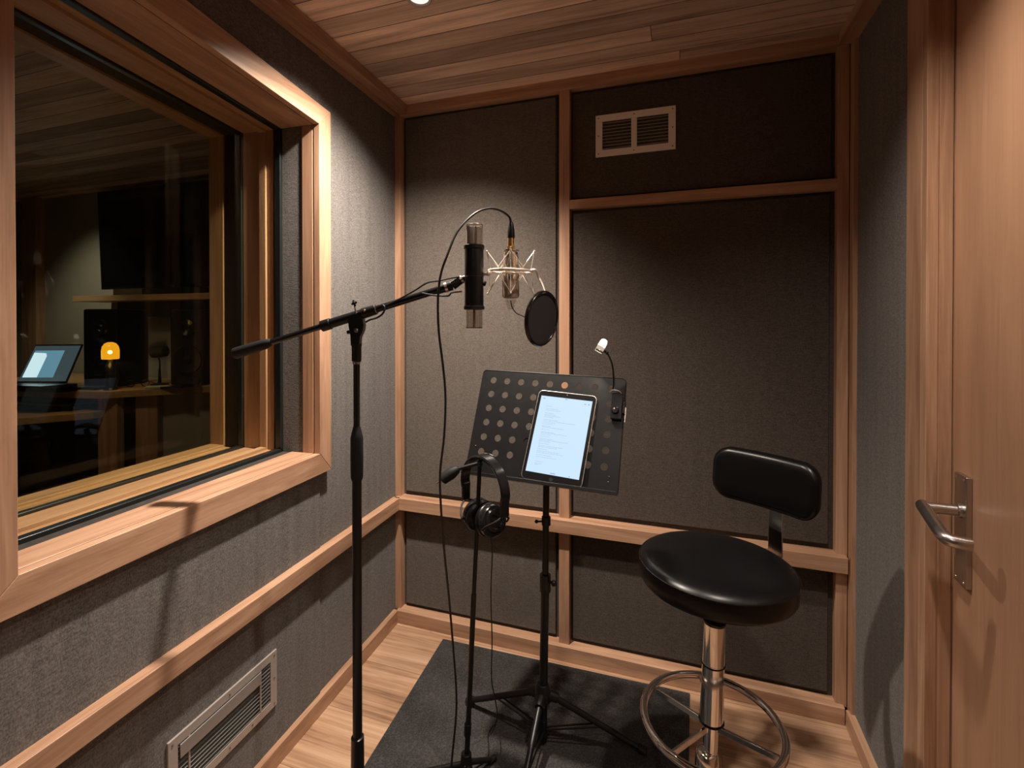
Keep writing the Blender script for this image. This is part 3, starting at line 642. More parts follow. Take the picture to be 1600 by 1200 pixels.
# ------------------------------------------------------------------ shock mount and condenser microphone
QX, QY, QZ = -0.438, 1.258, 1.505
t = thing('shock_mount', (QX, QY, QZ), 'cream wire spider shock mount caging the silver condenser microphone', 'shock mount')
m = MB(); m.torus((QX, QY, QZ), (0.03, 0, 1), 0.060, 0.0028, 56, 8, sq=0.0035); m.build('outer_ring', WIRE, t)
MB().torus((QX, QY, QZ+0.004), (0.03, 0, 1), 0.030, 0.0022, 40, 8, sq=0.003).build('inner_ring', WIRE, t)
MB().torus((QX, QY, QZ-0.006), (0.03, 0, 1), 0.030, 0.0018, 40, 8).build('inner_ring', WIRE, t)
ca0 = -71  # direction of the camera side, degrees
def QP(a, r, z): return V((QX+r*math.cos(R(a)), QY+r*math.sin(R(a)), QZ+z))
for k in range(4):
    a = ca0 + 90*k
    for sg, hh, rt in ((1, 0.054, 0.064 if k % 2 else 0.030), (-1, -0.060, 0.062 if k % 2 else 0.030)):
        tip = QP(a, rt, hh)
        for da in (-38, 38):
            MB().cyl(tip, QP(a+da, 0.040 if k % 2 else 0.052, 0.008*sg), 0.0015, n=8).build('suspension_wire', WIRE, t)
        if k % 2: MB().cyl(tip, QP(a, 0.054, 0.0), 0.0013, n=8).build('arm_wire', WIRE, t)
        else: MB().cyl(tip, QP(a, 0.024, 0.004*sg), 0.0011, n=8).build('arm_wire', WIRE, t)
        MB().sphere(tip, 0.0030, 10).build('tip_bead', WIRE, t)
for k in range(4):
    a = ca0 + 45 + 90*k; MB().cyl(QP(a, 0.030, 0.0), QP(a, 0.060, 0.0), 0.0018, n=8).build('spoke', WIRE, t)
m = MB(); m.cyl((MX+0.026, MY+0.010, 1.494), QP(180+8, 0.058, -0.002), 0.0042); m.sphere((MX+0.034, MY+0.016, 1.496), 0.0068, 14); m.build('mount_joint', WIRE, t)

t = thing('condenser_microphone', (QX, QY, QZ), 'silver condenser microphone hanging upside down inside wire shock mount', 'microphone')
m = MB(); m.lathe([(0.0165, 1.432), (0.0205, 1.434), (0.0215, 1.440), (0.0215, 1.478), (0.0215, 1.480)], (QX, QY, 0), n=36); m.build('grille', plain('mic_grille', (0.46, 0.38, 0.31), 0.45, 0.7), t)
m = MB(); m.lathe([(0.0222, 1.480), (0.0228, 1.482), (0.0228, 1.500), (0.0205, 1.545), (0.0185, 1.556)], (QX, QY, 0), n=36); m.build('body', NICKEL, t)
m = MB(); m.lathe([(0.0215, 1.559), (0.0215, 1.562)], (QX, QY, 0), n=36); m.build('end_disc', NICKEL, t)
m = MB()
for dx in (-0.006, 0.006): m.cyl((QX+dx, QY, 1.556), (QX+dx, QY, 1.578), 0.0042, n=12)
m.cyl((QX, QY, 1.572), (QX, QY, 1.596), 0.0088); m.build('connector_socket', GOLD, t)
m = MB(); m.lathe([(0.0170, 1.428), (0.0150, 1.4275), (0.009, 1.405), (0.006, 1.402)], (QX, QY, 0), n=24); m.build('grille_end', ACRYL, t)
m = MB()
for a in (-150, -70, 10, 90): m.cyl(V((QX+0.0222*math.cos(R(a)), QY+0.0222*math.sin(R(a)), 1.436)), V((QX+0.0205*math.cos(R(a)), QY+0.0205*math.sin(R(a)), 1.545)), 0.0010, n=6)
m.build('body_seam', SCREW, t)

# cable
cab = [(-0.436, 1.258, 1.631), (-0.443, 1.256, 1.653), (-0.466, 1.243, 1.669), (-0.493, 1.229, 1.672), (-0.521, 1.198, 1.652), (-0.552, 1.165, 1.603), (-0.569, 1.138, 1.537), (-0.582, 1.128, 1.487), (-0.588, 1.125, 1.422), (-0.588, 1.13, 1.341), (-0.583, 1.142, 1.258), (-0.585, 1.161, 1.172), (-0.597, 1.177, 1.067), (-0.616, 1.191, 0.968), (-0.62, 1.2, 0.886), (-0.621, 1.22, 0.755), (-0.616, 1.241, 0.603), (-0.613, 1.262, 0.446), (-0.612, 1.282, 0.267), (-0.628, 1.285, 0.10), (-0.625, 1.262, 0.03), (-0.60, 1.20, RZ+0.004), (-0.50, 1.16, RZ+0.004), (-0.45, 1.05, RZ+0.004), (-0.5, 0.9, RZ+0.004)]
t = thing('microphone_cable', (QX, QY, 1.60), 'black cable arching from silver microphone down to the floor', 'cable')
MB().tube(cab, 0.0031, 8).build('cable_run', CABLE, t)
m = MB(); m.lathe([(0.0095, 1.594), (0.0100, 1.597), (0.0095, 1.612), (0.0060, 1.634), (0.0042, 1.638)], (QX+0.001, QY, 0), n=20); m.build('cable_connector', BLACK, t)
# boom leads
t = thing('boom_lead', (-0.72, 1.10, 1.37), 'thin black lead strapped along the boom arm to its tip', 'cable')
MB().tube([(-0.738, 1.106, 1.408), (-0.698, 1.120, 1.428), (-0.656, 1.130, 1.451), (-0.625, 1.138, 1.470), (-0.596, 1.154, 1.476), (-0.572, 1.168, 1.483), (-0.553, 1.180, 1.487)], 0.0022, 8).build('upper_run', CABLE, t)
MB().tube([(-0.779, 1.09, 1.368), (-0.765, 1.088, 1.374), (-0.748, 1.096, 1.380), (-0.733, 1.100, 1.392), (-0.732, 1.104, 1.407), (-0.738, 1.106, 1.412)], 0.0026, 8).build('loop', CABLE, t)
MB().tube([(-0.640, 1.136, 1.443), (-0.607, 1.145, 1.437), (-0.575, 1.156, 1.436), (-0.566, 1.159, 1.444), (-0.545, 1.176, 1.448)], 0.0022, 8).build('lower_run', CABLE, t)

# ------------------------------------------------------------------ pop filter
pc = V((-0.352, 1.264, 1.377)); pn = V((0.945, -0.304, -0.115)).normalized(); PR = 0.071
t = thing('pop_filter', pc, 'round black pop filter hanging on a bent arm beside shock mount', 'pop filter')
MB().torus(pc, pn, PR, 0.0042, 64, 12, sq=0.0065).build('rim', BLACKG, t)
m = MB(); m.lathe([(0.0, 0.0012), (0.04, 0.0016), (PR-0.002, 0.0022)], pc, pn, 48, cap=(False, False)); m.lathe([(0.0, -0.0012), (0.04, -0.0016), (PR-0.002, -0.0022)], pc, pn, 48, cap=(False, False))
popm = plain('nylon_mesh', (0.016, 0.014, 0.014), 0.75); m.build('mesh_screen', popm, t)
px, py, pz = frame(pn)
topd = V((0, 0, 1)) - pn*pn.z; topd.normalize(); ptop = pc + topd*PR
MB().tube([QP(-10, 0.059, 0.0), QP(0, 0.070, 0.0), (-0.364, 1.273, 1.488), (-0.353, 1.268, 1.468), ptop], 0.0036, 8).build('support_arm', WIRE, t)
MB().tube([(QX, QY, 1.425), (-0.434, 1.258, 1.408), (-0.423, 1.261, 1.392), (-0.408, 1.263, 1.385), pc - px.normalized()*0 - V((0.048, 0.0, -0.004))*1.0], 0.0014, 6).build('tether_wire', BLACK, t)

# ------------------------------------------------------------------ headphone stand and headphones
t = thing('headphone_stand', (-0.598, 1.322, RZ), 'thin black low tripod stand carrying headphones on its short arm', 'stand')
HB = V((-0.599, 1.321, 0.075)); HT = V((-0.562, 1.338, 0.952))
m = MB(); m.cyl(HB + (HT-HB)*0.52, HT, 0.0062); m.build('upper_pole', BLACK, t)
m = MB(); m.cyl(HB - V((0, 0, 0.03)), HB + (HT-HB)*0.56, 0.0078); m.build('lower_pole', BLACK, t)
m = MB(); m.cyl(HB + (HT-HB)*0.085, HB + (HT-HB)*0.125, 0.0105); m.build('collar', BLACK, t, bevel=0.001)
m = MB(); m.cyl(HB - V((0, 0, 0.028)), HB + V((0, 0, 0.022)), 0.019, 0.015); m.build('leg_hub', BLACK, t, bevel=0.002)
MB().sphere(HB + V((0.005, -0.020, 0.0)), 0.0028, 8).build('hub_screw', STEEL, t)
for a in (196, 316, 62):
    d = V((math.cos(R(a)), math.sin(R(a)), 0)); e = V((HB.x, HB.y, RZ+0.009)) + d*(0.20 if a != 62 else 0.10)
    leg = MB().cyl(HB + d*0.012 + V((0, 0, -0.012)), e, 0.0085, 0.0075, 12).build('leg', BLACK, t)
    MB().cyl(e - d*0.012, e + d*0.014, 0.0088).build('rubber_foot', RUBBER, leg, bevel=0.002)
m = MB(); m.sphere(HT, 0.010, 14); m.build('arm_joint', BLACK, t)
m = MB(); m.cyl((-0.624, 1.315, 0.935), (-0.562, 1.338, 0.953), 0.0055); m.build('short_arm', BLACK, t)
m = MB(); aw0 = V((-0.664, 1.300, 0.906)); aw1 = V((-0.622, 1.315, 0.936)); m.lathe([(0.010, -0.004), (0.0165, 0.0), (0.0175, 0.03), (0.0125, 0.050), (0.008, 0.056)], aw0, aw1-aw0, 24); m.build('counterweight', RUBBER, t)
MB().cyl(aw0, aw0 - (aw1-aw0).normalized()*0.022, 0.0022, n=8).build('weight_screw', SCREW, t)

hw = V((0.86, -0.51, 0)).normalized(); hf = V((hw.y, -hw.x, 0)) * 1   # hw: across the head; hf: forward
HC = V((-0.549, 1.340, 0.0))
t = thing('headphones', (HC.x, HC.y, 0.975), 'black closed-back headphones hanging by the headband from thin stand', 'headphones')
def HP(a, z, f=0): return V((HC.x, HC.y, z)) + hw*a + hf*f
# band: flat strip in an arch
arch = []
for k in range(0, 25):
    a = PI*k/24
    arch.append((-0.098*math.cos(a), 0.880 + 0.092*math.sin(a)))
arch = [(-0.094, 0.862)] + arch + [(0.094, 0.862)]
m = MB(); rs = []
for i, (a, z) in enumerate(arch):
    i0, i1 = max(i-1, 0), min(i+1, len(arch)-1); ta = V((arch[i1][0]-arch[i0][0], arch[i1][1]-arch[i0][1])).normalized(); no = V((-ta.y, ta.x))
    ring = []
    for sf, sn in ((-0.015, -0.0035), (-0.017, 0.0), (-0.014, 0.004), (0.014, 0.004), (0.017, 0.0), (0.015, -0.0035)):
        ring.append(HP(a+no.x*sn, z+no.y*sn, sf))
    rs.append(ring)
m.rings(rs); m.build('headband', BLACKG, t, smooth=50)
m = MB(); rs = []
for a, z in arch[8:20]:
    rs.append([HP(a*0.955, 0.880+(z-0.880)*0.955 - dz, sf) for sf, dz in ((-0.012, 0.004), (-0.012, 0.0), (0.012, 0.0), (0.012, 0.004))])
m.rings(rs); m.build('headband_pad', RUBBER, t, smooth=60)
MB().tube([HP(-0.022, 0.9745, -0.017), HP(0.0, 0.9775, -0.017), HP(0.022, 0.9745, -0.017)], 0.0016, 6).build('band_trim', CHROME, t)
for sg in (-1, 1):
    m = MB(); m.box((sg*0.094-0.007, -0.013, 0.822), (sg*0.094+0.007, 0.013, 0.874), lambda a, f, z: HP(a, z, f)); m.build('slider_block', BLACK, t, bevel=0.004)
    m = MB(); m.tube([HP(sg*0.092, 0.826, 0), HP(sg*0.084, 0.812, -0.022), HP(sg*0.062, 0.796, -0.040), HP(sg*0.050, 0.785, -0.045)], 0.003, 8)
    m.tube([HP(sg*0.092, 0.826, 0), HP(sg*0.084, 0.812, 0.022), HP(sg*0.062, 0.796, 0.040), HP(sg*0.050, 0.785, 0.045)], 0.003, 8); m.build('yoke', RUBBER, t)
    axc = (hw*sg*0.97 + V((0, 0, 0.22))).normalized(); co_ = HP(sg*0.012, 0.790, 0)
    m = MB(); m.lathe([(0.030, 0.0), (0.043, 0.002), (0.048, 0.009), (0.047, 0.018), (0.041, 0.022)], co_, axc, 36); cu = m.build('ear_cushion', LEATHER, t, smooth=60)
    m = MB(); m.lathe([(0.041, 0.021), (0.0455, 0.023), (0.0455, 0.034), (0.041, 0.040), (0.033, 0.0405), (0.031, 0.044), (0.022, 0.046), (0.020, 0.0435), (0.006, 0.0435), (0.004, 0.046), (0.0, 0.046)], co_, axc, 36); m.build('ear_cup', BLACKG, t, smooth=40)
    MB().torus(co_ + axc*0.0415, axc, 0.034, 0.0009, 36, 6).build('cup_ring', BLACKG, t)
MB().tube([HP(0.03, 0.748, 0), (-0.522, 1.332, 0.72), (-0.523, 1.337, 0.682), (-0.53, 1.345, 0.564), (-0.53, 1.354, 0.426), (-0.546, 1.39, 0.283), (-0.554, 1.439, 0.186), (-0.564, 1.488, 0.096), (-0.590, 1.545, 0.02), (-0.60, 1.50, RZ+0.003), (-0.57, 1.42, RZ+0.003), (-0.60, 1.36, RZ+0.003)], 0.0019, 8).build('cord', CABLE, t)

# ------------------------------------------------------------------ stool
def AX(z): return V((0.0622+0.0300*z, 1.3425+0.0140*z, z))
t = thing('swivel_stool', AX(0.0), 'round black vinyl swivel stool with low backrest and chrome foot ring', 'stool')
sc_ = V((0.0685, 1.3500, 0)); SR = 0.189
m = MB(); zt = 0.752
m.lathe([(0.0, 0.696), (0.150, 0.696), (0.172, 0.699), (0.184, 0.705), (0.1885, 0.714), (0.1895, 0.733), (0.1875, zt)], sc_, (0.018, 0.006, 1), 72, cap=(False, False))
m.lathe([(0.1875, zt), (0.182, zt+0.006), (0.168, zt+0.0115), (0.145, zt+0.0155), (0.11, zt+0.018), (0.06, zt+0.019), (0.0, zt+0.0195)], sc_, (0.018, 0.006, 1), 72, cap=(False, False))
m.build('seat_cushion', LEATHER, t, smooth=60)
xx = V((0.018, 0.006, 1)).normalized()
MB().torus(sc_ + xx*zt, xx, 0.1878, 0.0016, 96, 8).build('seat_piping', LEATHER, t)
m = MB(); m.lathe([(0.05, 0.682), (0.09, 0.696)], sc_, n=32); m.build('seat_plate', BLACK, t)
m = MB(); m.cyl(AX(0.58), AX(0.685), 0.0095); m.build('piston', CHROME, t)
m = MB(); m.lathe([(0.0265, 0), (0.0275, 0.004), (0.0275, 0.008), (0.012, 0.009), (0.010, 0.013)], AX(0.600), AX(1)-AX(0), 36); m.build('sleeve_cap', BLACKG, t)
m = MB(); m.cyl(AX(0.500), AX(0.602), 0.0268, n=40); m.build('upper_sleeve', CHROME, t)
m = MB(); m.lathe([(0.0285, 0), (0.0268, 0.14), (0.0275, 0.145), (0.0275, 0.150)], AX(0.352), AX(1)-AX(0), 40); m.build('lower_sleeve', CHROME, t)
MB().torus(AX(0.353), (0, 0, 1), 0.0285, 0.003, 40, 8).build('sleeve_ring', BLACKG, t)
MB().torus(AX(0.498), (0, 0, 1), 0.0272, 0.002, 40, 8).build('sleeve_ring', BLACKG, t)
m = MB(); m.cyl(AX(0.10), AX(0.352), 0.0175, n=32); m.build('column', CHROME, t)
m = MB(); m.lathe([(0.180, 0.0), (0.180, 0.006), (0.168, 0.013), (0.12, 0.028), (0.065, 0.060), (0.040, 0.12), (0.030, 0.19), (0.0285, 0.235), (0.0265, 0.262), (0.022, 0.268), (0.0175, 0.270)], AX(0.0)+V((0, 0, RZ+0.0005)), (0, 0, 1), 64); m.build('trumpet_base', CHROME, t, smooth=50)
m = MB(); m.torus(AX(0.35), (0.0, 0.0, 1), 0.167, 0.0095, 96, 14); m.build('foot_ring', CHROME, t)
for a in (150, 97, -19, -128):
    d = V((math.cos(R(a)), math.sin(R(a)), 0)); m = MB(); z0 = AX(0.338)
    T = lambda p, q, r_, d=d, z0=z0: z0 + d*p + V((-d.y, d.x, 0))*q + V((0, 0, 1))*r_
    m.box((0.015, -0.0035, -0.008), (0.160, 0.0035, 0.008), T); m.build('ring_spoke', CHROME, t, bevel=0.002)
# backrest
pcn = V((0.225, 1.573, 0.9110)); pw = V((0.24, -0.164, 0)).normalized(); pnm = V((-pw.y, pw.x, 0)); 
if pnm.dot(V((0.087, 1.353, 0))-V((0.223, 1.573, 0))) < 0: pnm = -pnm
def BK(u, v, w_):   # gently curved round the sitter
    return pcn + pw*u + V((0, 0, 1))*v + pnm*(w_ + 0.9*u*u - 0.012 + v*-0.10)
def padmesh():
    m = MB(); levels = [(-0.024, 0.022), (-0.0225, 0.012), (-0.017, 0.004), (-0.008, 0.0008), (0.0, 0.0), (0.008, 0.0012), (0.0150, 0.005), (0.0195, 0.012), (0.0220, 0.024), (0.0232, 0.045)]
    rings_ = []
    for w_, ins in levels:
        pts = rrect(0.300-2*ins, 0.152-2*ins, max(0.050-ins, 0.006), 10); out = []
        # densify straight parts
        for i in range(len(pts)):
            a, b = pts[i], pts[(i+1) % len(pts)]; L_ = math.hypot(a[0]-b[0], a[1]-b[1]); k = 10 if i % 11 == 10 and i in (10, 32) else (4 if i % 11 == 10 else 1)
            for j in range(k): out.append((a[0]+(b[0]-a[0])*j/k, a[1]+(b[1]-a[1])*j/k))
        rings_.append([BK(u, v, w_) for u, v in out])
    m.rings(rings_); return m
padmesh().build('backrest_cushion', LEATHER, t, smooth=60)
pts = rrect(0.2975, 0.1495, 0.049, 10); out = []
for i in range(len(pts)):
    a, b = pts[i], pts[(i+1) % len(pts)]; k = 8 if i in (10, 32) else 1
    for j in range(k): out.append((a[0]+(b[0]-a[0])*j/k, a[1]+(b[1]-a[1])*j/k))
MB().tube([BK(u, v, 0.009) for u, v in out], 0.0014, 6, close=True, smooth=0).build('backrest_piping', LEATHER, t)
bo = -pnm   # away from the seat
bw = pw
bc = V((0.262, 1.587, 0))
rs = []
prof = [(0.205, 0.680), (0.275, 0.680), (0.288, 0.690), (0.293, 0.705), (0.294, 0.80), (0.300, 0.86), (0.302, 0.90)]
base = V((sc_.x, sc_.y, 0)); dirb = (bc-base); dirb.z = 0; dirb.normalize(); sdir = V((-dirb.y, dirb.x, 0))
for i, (r_, z) in enumerate(prof):
    wd = (0.020, 0.020, 0.020, 0.021, 0.019, 0.019, 0.019)[i]
    i0, i1 = max(0, i-1), min(len(prof)-1, i+1); tx, tz = prof[i1][0]-prof[i0][0], prof[i1][1]-prof[i0][1]; l_ = math.hypot(tx, tz); nx, nz = -tz/l_*0.0022, tx/l_*0.0022
    p = base + dirb*r_ + V((0, 0, z)); q = dirb*nx + V((0, 0, nz))
    rs.append([p - sdir*wd - q, p + sdir*wd - q, p + sdir*wd + q, p - sdir*wd + q])
m = MB(); m.rings(rs); m.box((0.02, -0.02, 0.674), (0.21, 0.02, 0.681), lambda a, b, z: base + dirb*a + sdir*b + V((0, 0, z)))
m.build('back_bracket', CHROME, t, bevel=0.0008, smooth=30)

# ================================================================== CONTROL ROOM behind the window
box((-5.6, 2.5, 0.0), (-1.62, 2.6, CEIL)).build('wall_control_back', PLASTER, kind='structure')
box((-5.6, -1.2, 0.0), (-5.5, 2.6, CEIL)).build('wall_control_side', FABD, kind='structure')
box((-5.6, -1.3, 0.0), (-1.62, -1.2, CEIL)).build('wall_control_front', FABD, kind='structure')
box((-5.6, 2.2, -0.1), (-1.3, 2.6, 0.0)).build('floor_control', FLOORW, kind='structure')
box((-4.98, 2.44, 0.0), (-4.80, 2.50, CEIL)).build('trim_5', WZ, kind='structure')

DZ = 0.97
def XY(u, v, w_): return V((u, v, w_))
t = thing('mixing_desk_table', (-3.123, 1.93, 0), 'pale wooden studio desk with raised top behind the window', 'desk')
MB().prism([(-3.123, 1.881), (-2.62, 2.44), (-2.62, 2.485), (-4.5, 2.485), (-4.5, 1.66)], DZ-0.042, DZ, XY).build('desk_top', CTRLW, t, bevel=0.003)
MB().prism([(-3.19, 1.905), (-3.09, 1.945), (-3.09, 1.985), (-3.19, 1.96)], 0.0, DZ-0.042, XY).build('desk_leg', WZ, t, bevel=0.003)
MB().prism([(-3.05, 2.02), (-2.98, 2.10), (-2.99, 2.14), (-3.07, 2.06)], 0.0, DZ-0.042, XY).build('desk_leg', WZ, t, bevel=0.003)
MB().prism([(-2.99, 2.14), (-2.66, 2.46), (-2.70, 2.48), (-3.02, 2.17)], 0.30, DZ-0.042, XY).build('desk_panel', PLASTER, t, bevel=0.002)
MB().prism([(-3.16, 1.865), (-3.16, 2.10), (-4.30, 1.90), (-4.30, 1.53), (-3.36, 1.60)], 0.815, 0.855, XY).build('keyboard_shelf', CTRLW, t, bevel=0.003)
MB().prism([(-3.16, 2.15), (-3.13, 2.45), (-4.40, 2.45), (-4.40, 2.12)], 0.0, 0.9, XY).build('modesty_panel', FABD, t)
t = thing('keyboard_controller', (-3.6, 1.8, 0.86), 'dark keyboard on the lower shelf of the studio desk', 'keyboard')
MB().prism([(-3.30, 1.83), (-3.30, 1.93), (-4.1, 1.80), (-4.1, 1.66)], 0.856, 0.885, XY).build('keyboard_body', BLACK, t, bevel=0.004)
m = MB()
for i in range(22):
    a = -3.33 - i*0.034; m.prism([(a, 1.835-0.0), (a-0.028, 1.828), (a-0.028, 1.875), (a, 1.882)], 0.885, 0.890, lambda u, v, w_, a=a: V((u, v+(u+3.3)*0.18, w_)))
m.build('keys', plain('grey_keys', (0.25, 0.25, 0.25), 0.5), t)

t = thing('wall_shelf', (-3.3, 2.4, 1.53), 'long pale wooden shelf mounted below the television', 'shelf')
box((-4.02, 2.25, 1.507), (-2.3, 2.50, 1.545)).build('shelf_board', CTRLW, t, bevel=0.002)
box((-3.80, 2.40, 1.40), (-2.4, 2.50, 1.507)).build('shelf_support', FABD, t)
t = thing('television', (-3.4, 2.42, 1.58), 'large black wall television, screen off, above the wooden shelf', 'television')
MB().prism([(-3.995, 1.600), (-2.72, 1.600), (-2.74, 2.300), (-4.035, 2.312)], 2.415, 2.450, lambda u, v, w_: V((u, w_, v))).build('television_frame', BLACKG, t, bevel=0.003)
MB().prism([(-3.980, 1.625), (-2.735, 1.625), (-2.75, 2.286), (-4.018, 2.298)], 2.412, 2.4155, lambda u, v, w_: V((u, w_, v))).build('television_screen', plain('dark_screen', (0.004, 0.004, 0.004), 0.25), t)
box((-3.30, 2.411, 1.609), (-3.255, 2.4125, 1.613)).build('maker_badge', STEEL, t)
box((-3.7, 2.45, 1.8), (-3.1, 2.50, 2.1)).build('wall_bracket', BLACK, t)
box((-3.55, 2.40, 1.545), (-3.0, 2.46, 1.598)).build('television_foot', BLACK, t)

def speaker(c, rz, wd, dp, ht, label):
    t = thing('studio_monitor', c, label, 'loudspeaker', 'studio monitors on the desk')
    t.rotation_euler = (0, 0, rz)
    def loc(m, name, mat, **k):
        o = V(c); m.v = [p + o for p in m.v]; return m.build(name, mat, t, **k)
    loc(MB().box((-wd/2, -dp/2, 0.0), (wd/2, dp/2, ht)), 'cabinet', SPKB, bevel=0.012)
    y = -dp/2 - 0.001
    m = MB(); m.lathe([(0.0, 0.004), (wd*0.30, 0.0), (wd*0.36, 0.006), (wd*0.39, 0.008), (wd*0.41, 0.0)], (0, y, ht*0.34), (0, -1, 0), 40, cap=(False, False)); wf = loc(m, 'woofer', SPKB)
    m = MB(); m.sphere((0, y-0.004, ht*0.34), wd*0.12, 16, (1, 0.4, 1)); loc(m, 'dust_cap', SPKB)
    m = MB(); m.lathe([(0.0, 0.004), (wd*0.06, 0.006), (wd*0.10, 0.0), (wd*0.22, 0.010), (wd*0.25, 0.0)], (0, y, ht*0.76), (0, -1, 0), 32, cap=(False, False)); loc(m, 'tweeter', BLACKG)
    m = MB(); m.box((-wd*0.3, y-0.002, 0.02), (wd*0.3, y+0.002, 0.05)); loc(m, 'bass_port', SHADE)
    return t
speaker((-3.385, 2.135, DZ), R(14), 0.225, 0.24, 0.475, 'black studio monitor loudspeaker behind the glowing yellow lamp')
speaker((-2.945, 2.335, DZ), R(20), 0.22, 0.20, 0.475, 'black studio monitor loudspeaker farther from laptop, near desk end')

# laptop
t = thing('laptop', (-3.56, 1.87, DZ), 'open laptop with lit blue-grey screen on the studio desk', 'laptop')
LA = V((-3.640, 1.765, DZ+0.052)); LB = V((-3.345, 1.835, DZ+0.056)); LC = V((-3.450, 1.972, DZ+0.252)); LD = LA + (LC-LB)
lu = (LB-LA); lv_ = (LD-LA); ln_ = lu.cross(lv_).normalized()
if ln_.y > 0: ln_ = -ln_
def LP(a, b, c): return LA + lu*a + lv_*b + ln_*c
MB().prism([(-0.02, -0.06), (1.03, -0.06), (1.03, 1.05), (-0.02, 1.05)], -0.008, 0.0, LP).build('screen_lid', BLACK, t, bevel=0.003)
MB().prism([(0, 0), (1, 0), (1, 1), (0, 1)], 0.0, 0.001, LP).build('screen', emitter('laptop_dark', (0.045, 0.070, 0.10), 1.0), t, smooth=0)
MB().prism([(0.05, 0.10), (0.70, 0.10), (0.70, 0.86), (0.05, 0.86)], 0.001, 0.0015, LP).build('screen_window', emitter('laptop_mid', (0.13, 0.30, 0.50), 1.0), t, smooth=0)
MB().prism([(0.05, 0.10), (0.36, 0.10), (0.36, 0.70), (0.32, 0.78), (0.05, 0.80)], 0.0015, 0.002, LP).build('screen_page', emitter('laptop_page', (0.62, 0.85, 1.15), 1.2), t, smooth=0)
MB().prism([(-3.66, 1.62), (-3.30, 1.70), (-3.265, 1.85), (-3.60, 1.78)], DZ+0.028, DZ+0.046, XY).build('laptop_base', BLACK, t, bevel=0.004)
MB().prism([(-3.62, 1.74), (-3.30, 1.78), (-3.285, 1.86), (-3.58, 1.80)], DZ, DZ+0.028, XY).build('laptop_riser', BLACK, t)
light('laptop_light', 'AREA', LP(0.5, 0.5, 0.012), 0.35, (0.6, 0.8, 1.0), parent=t, target=LP(0.5, 0.5, 1.0), size=0.2)

# amber lamp
lx, ly = -3.150, 1.950
t = thing('table_lamp', (lx, ly, DZ), 'small table lamp with glowing amber dome shade on desk', 'lamp')
AMB = emitter('amber_glass', (1.0, 0.43, 0.015), 1.05)
m = MB(); m.lathe([(0.040, 0.180), (0.042, 0.183), (0.0425, 0.228), (0.039, 0.252), (0.028, 0.270), (0.012, 0.278), (0.0, 0.279)], (lx, ly, DZ), n=36, cap=(True, False)); m.build('lamp_shade', AMB, t, smooth=60)
m = MB(); m.sphere((lx+0.032, ly-0.022, DZ+0.222), 0.012, 12); m.build('bulb_glow', emitter('bulb', (1.0, 0.75, 0.30), 4.0), t)
m = MB(); m.lathe([(0.034, 0), (0.034, 0.006), (0.026, 0.012), (0.024, 0.14), (0.018, 0.155), (0.010, 0.176)], (lx, ly, DZ), n=28); m.build('lamp_base', BLACKG, t)
light('amber_light', 'POINT', (lx+0.03, ly-0.03, DZ+0.16), 0.18, (1.0, 0.6, 0.2), parent=t, shadow_soft_size=0.03)

# small things on the desk
def slab(name, cx, cy, rz, a, b, z0, h_, mat, label, cat, r_=0.01, top=None):
    ca, sa = math.cos(rz), math.sin(rz)
    t = thing(name, (cx, cy, z0), label, cat)
    T = lambda u, v, w_: V((cx+u*ca-v*sa, cy+u*sa+v*ca, z0+w_))
    MB().prism(rrect(a, b, r_), 0, h_, T).build('body', mat, t, bevel=min(0.002, h_*0.4))
    if top: MB().prism(rrect(a*0.85, b*0.8, r_*0.5), h_, h_+0.001, T).build('face', top, t)
    return t
slab('graphics_tablet', -3.33, 1.935, R(12), 0.23, 0.10, DZ, 0.014, BLACK, 'flat dark pad lying in front of speaker on desk', 'pad', top=plain('pad_face', (0.12, 0.13, 0.14), 0.2))
slab('notebook', -2.975, 2.095, R(45), 0.12, 0.07, DZ, 0.012, plain('cream_paper', (0.5, 0.45, 0.36), 0.7), 'small cream notebook lying beside the amber lamp', 'notebook')
slab('smartphone', -2.90, 2.14, R(30), 0.13, 0.06, DZ, 0.01, BLACKG, 'black phone on the desk past the cream notebook', 'phone')
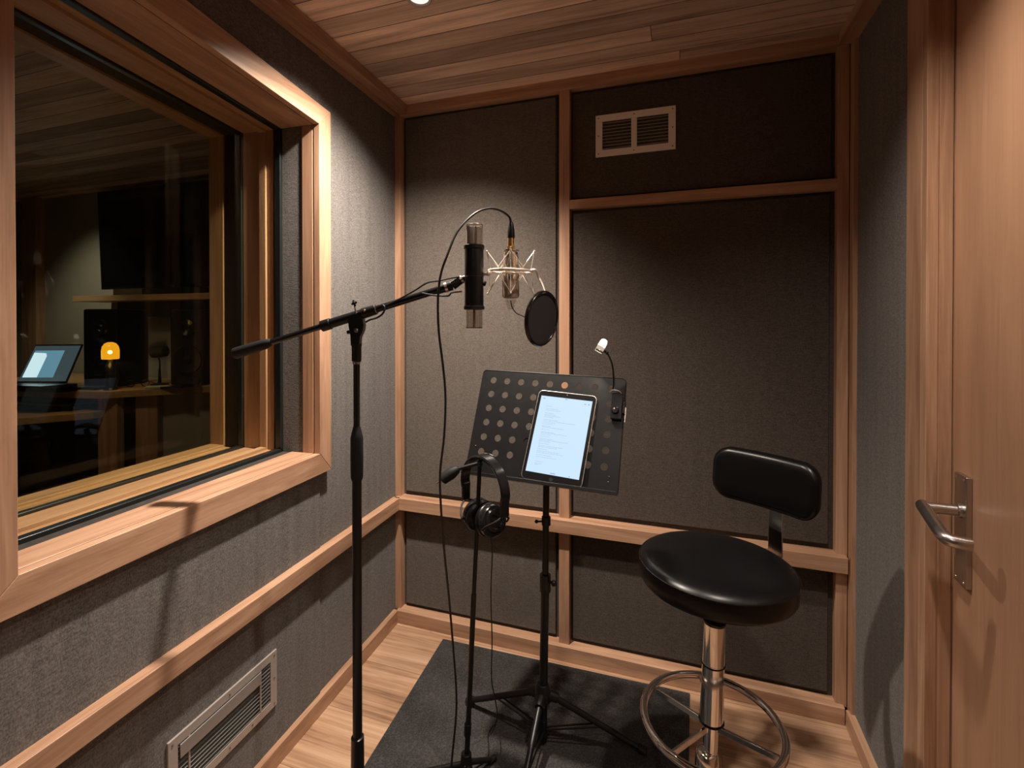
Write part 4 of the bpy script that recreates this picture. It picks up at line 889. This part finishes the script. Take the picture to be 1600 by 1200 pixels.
slab('computer_mouse', -2.84, 2.20, R(40), 0.11, 0.055, DZ, 0.026, BLACK, 'black mouse near the desk edge by second loudspeaker', 'mouse', 0.025)
# eyeglasses
t = thing('sunglasses', (-3.13, 2.10, DZ), 'dark folded eyeglasses lying behind the amber lamp', 'eyeglasses')
for k in (-1, 1):
    c = V((-3.13+k*0.026, 2.09+k*0.026, DZ+0.022)); MB().torus(c, (0.6, -0.75, 0), 0.020, 0.0025, 24, 8).build('lens_rim', BLACKG, t)
    MB().cyl(c+V((k*0.014, k*0.014, 0.008)), c+V((k*0.014-0.02, k*0.014+0.06, -0.015)), 0.0018, n=8).build('temple', BLACKG, t)
MB().cyl((-3.136, 2.084, DZ+0.026), (-3.124, 2.096, DZ+0.026), 0.002, n=8).build('bridge', BLACKG, t)
# desk microphone on short stand between the speakers
t = thing('desk_microphone', (-3.10, 2.20, DZ), 'dark desk microphone on short stand between the two loudspeakers', 'microphone')
m = MB(); m.lathe([(0.05, 0), (0.05, 0.008), (0.01, 0.014), (0.006, 0.10)], (-3.10, 2.20, DZ), n=28); m.build('base', BLACK, t)
m = MB(); m.tube([(-3.10, 2.20, DZ+0.10), (-3.10, 2.20, DZ+0.15), (-3.11, 2.19, DZ+0.20)], 0.005, 8); m.build('arm', BLACK, t)
m = MB(); m.lathe([(0.020, 0), (0.036, 0.01), (0.040, 0.05), (0.036, 0.09), (0.022, 0.10)], (-3.145, 2.18, DZ+0.205), (0.94, 0.33, 0.1), 24); m.build('head', RUBBER, t)

# unseen lights added to brighten the control room, without fixtures
light('control_fill', 'AREA', (-3.1, 1.0, CEIL-0.03), 0.7, (1.0, 0.88, 0.66), target=(-3.1, 1.6, 0.8), size=0.5)
light('control_wash', 'SPOT', (-3.95, 1.75, CEIL-0.03), 20, (1.0, 0.93, 0.78), target=(-4.15, 2.50, 1.15), spot_size=R(80), spot_blend=0.9, shadow_soft_size=0.05)
light('control_desk_fill', 'SPOT', (-2.7, 1.3, CEIL-0.03), 13, (1.0, 0.78, 0.5), target=(-3.2, 2.0, 0.9), spot_size=R(70), spot_blend=0.9, shadow_soft_size=0.05)
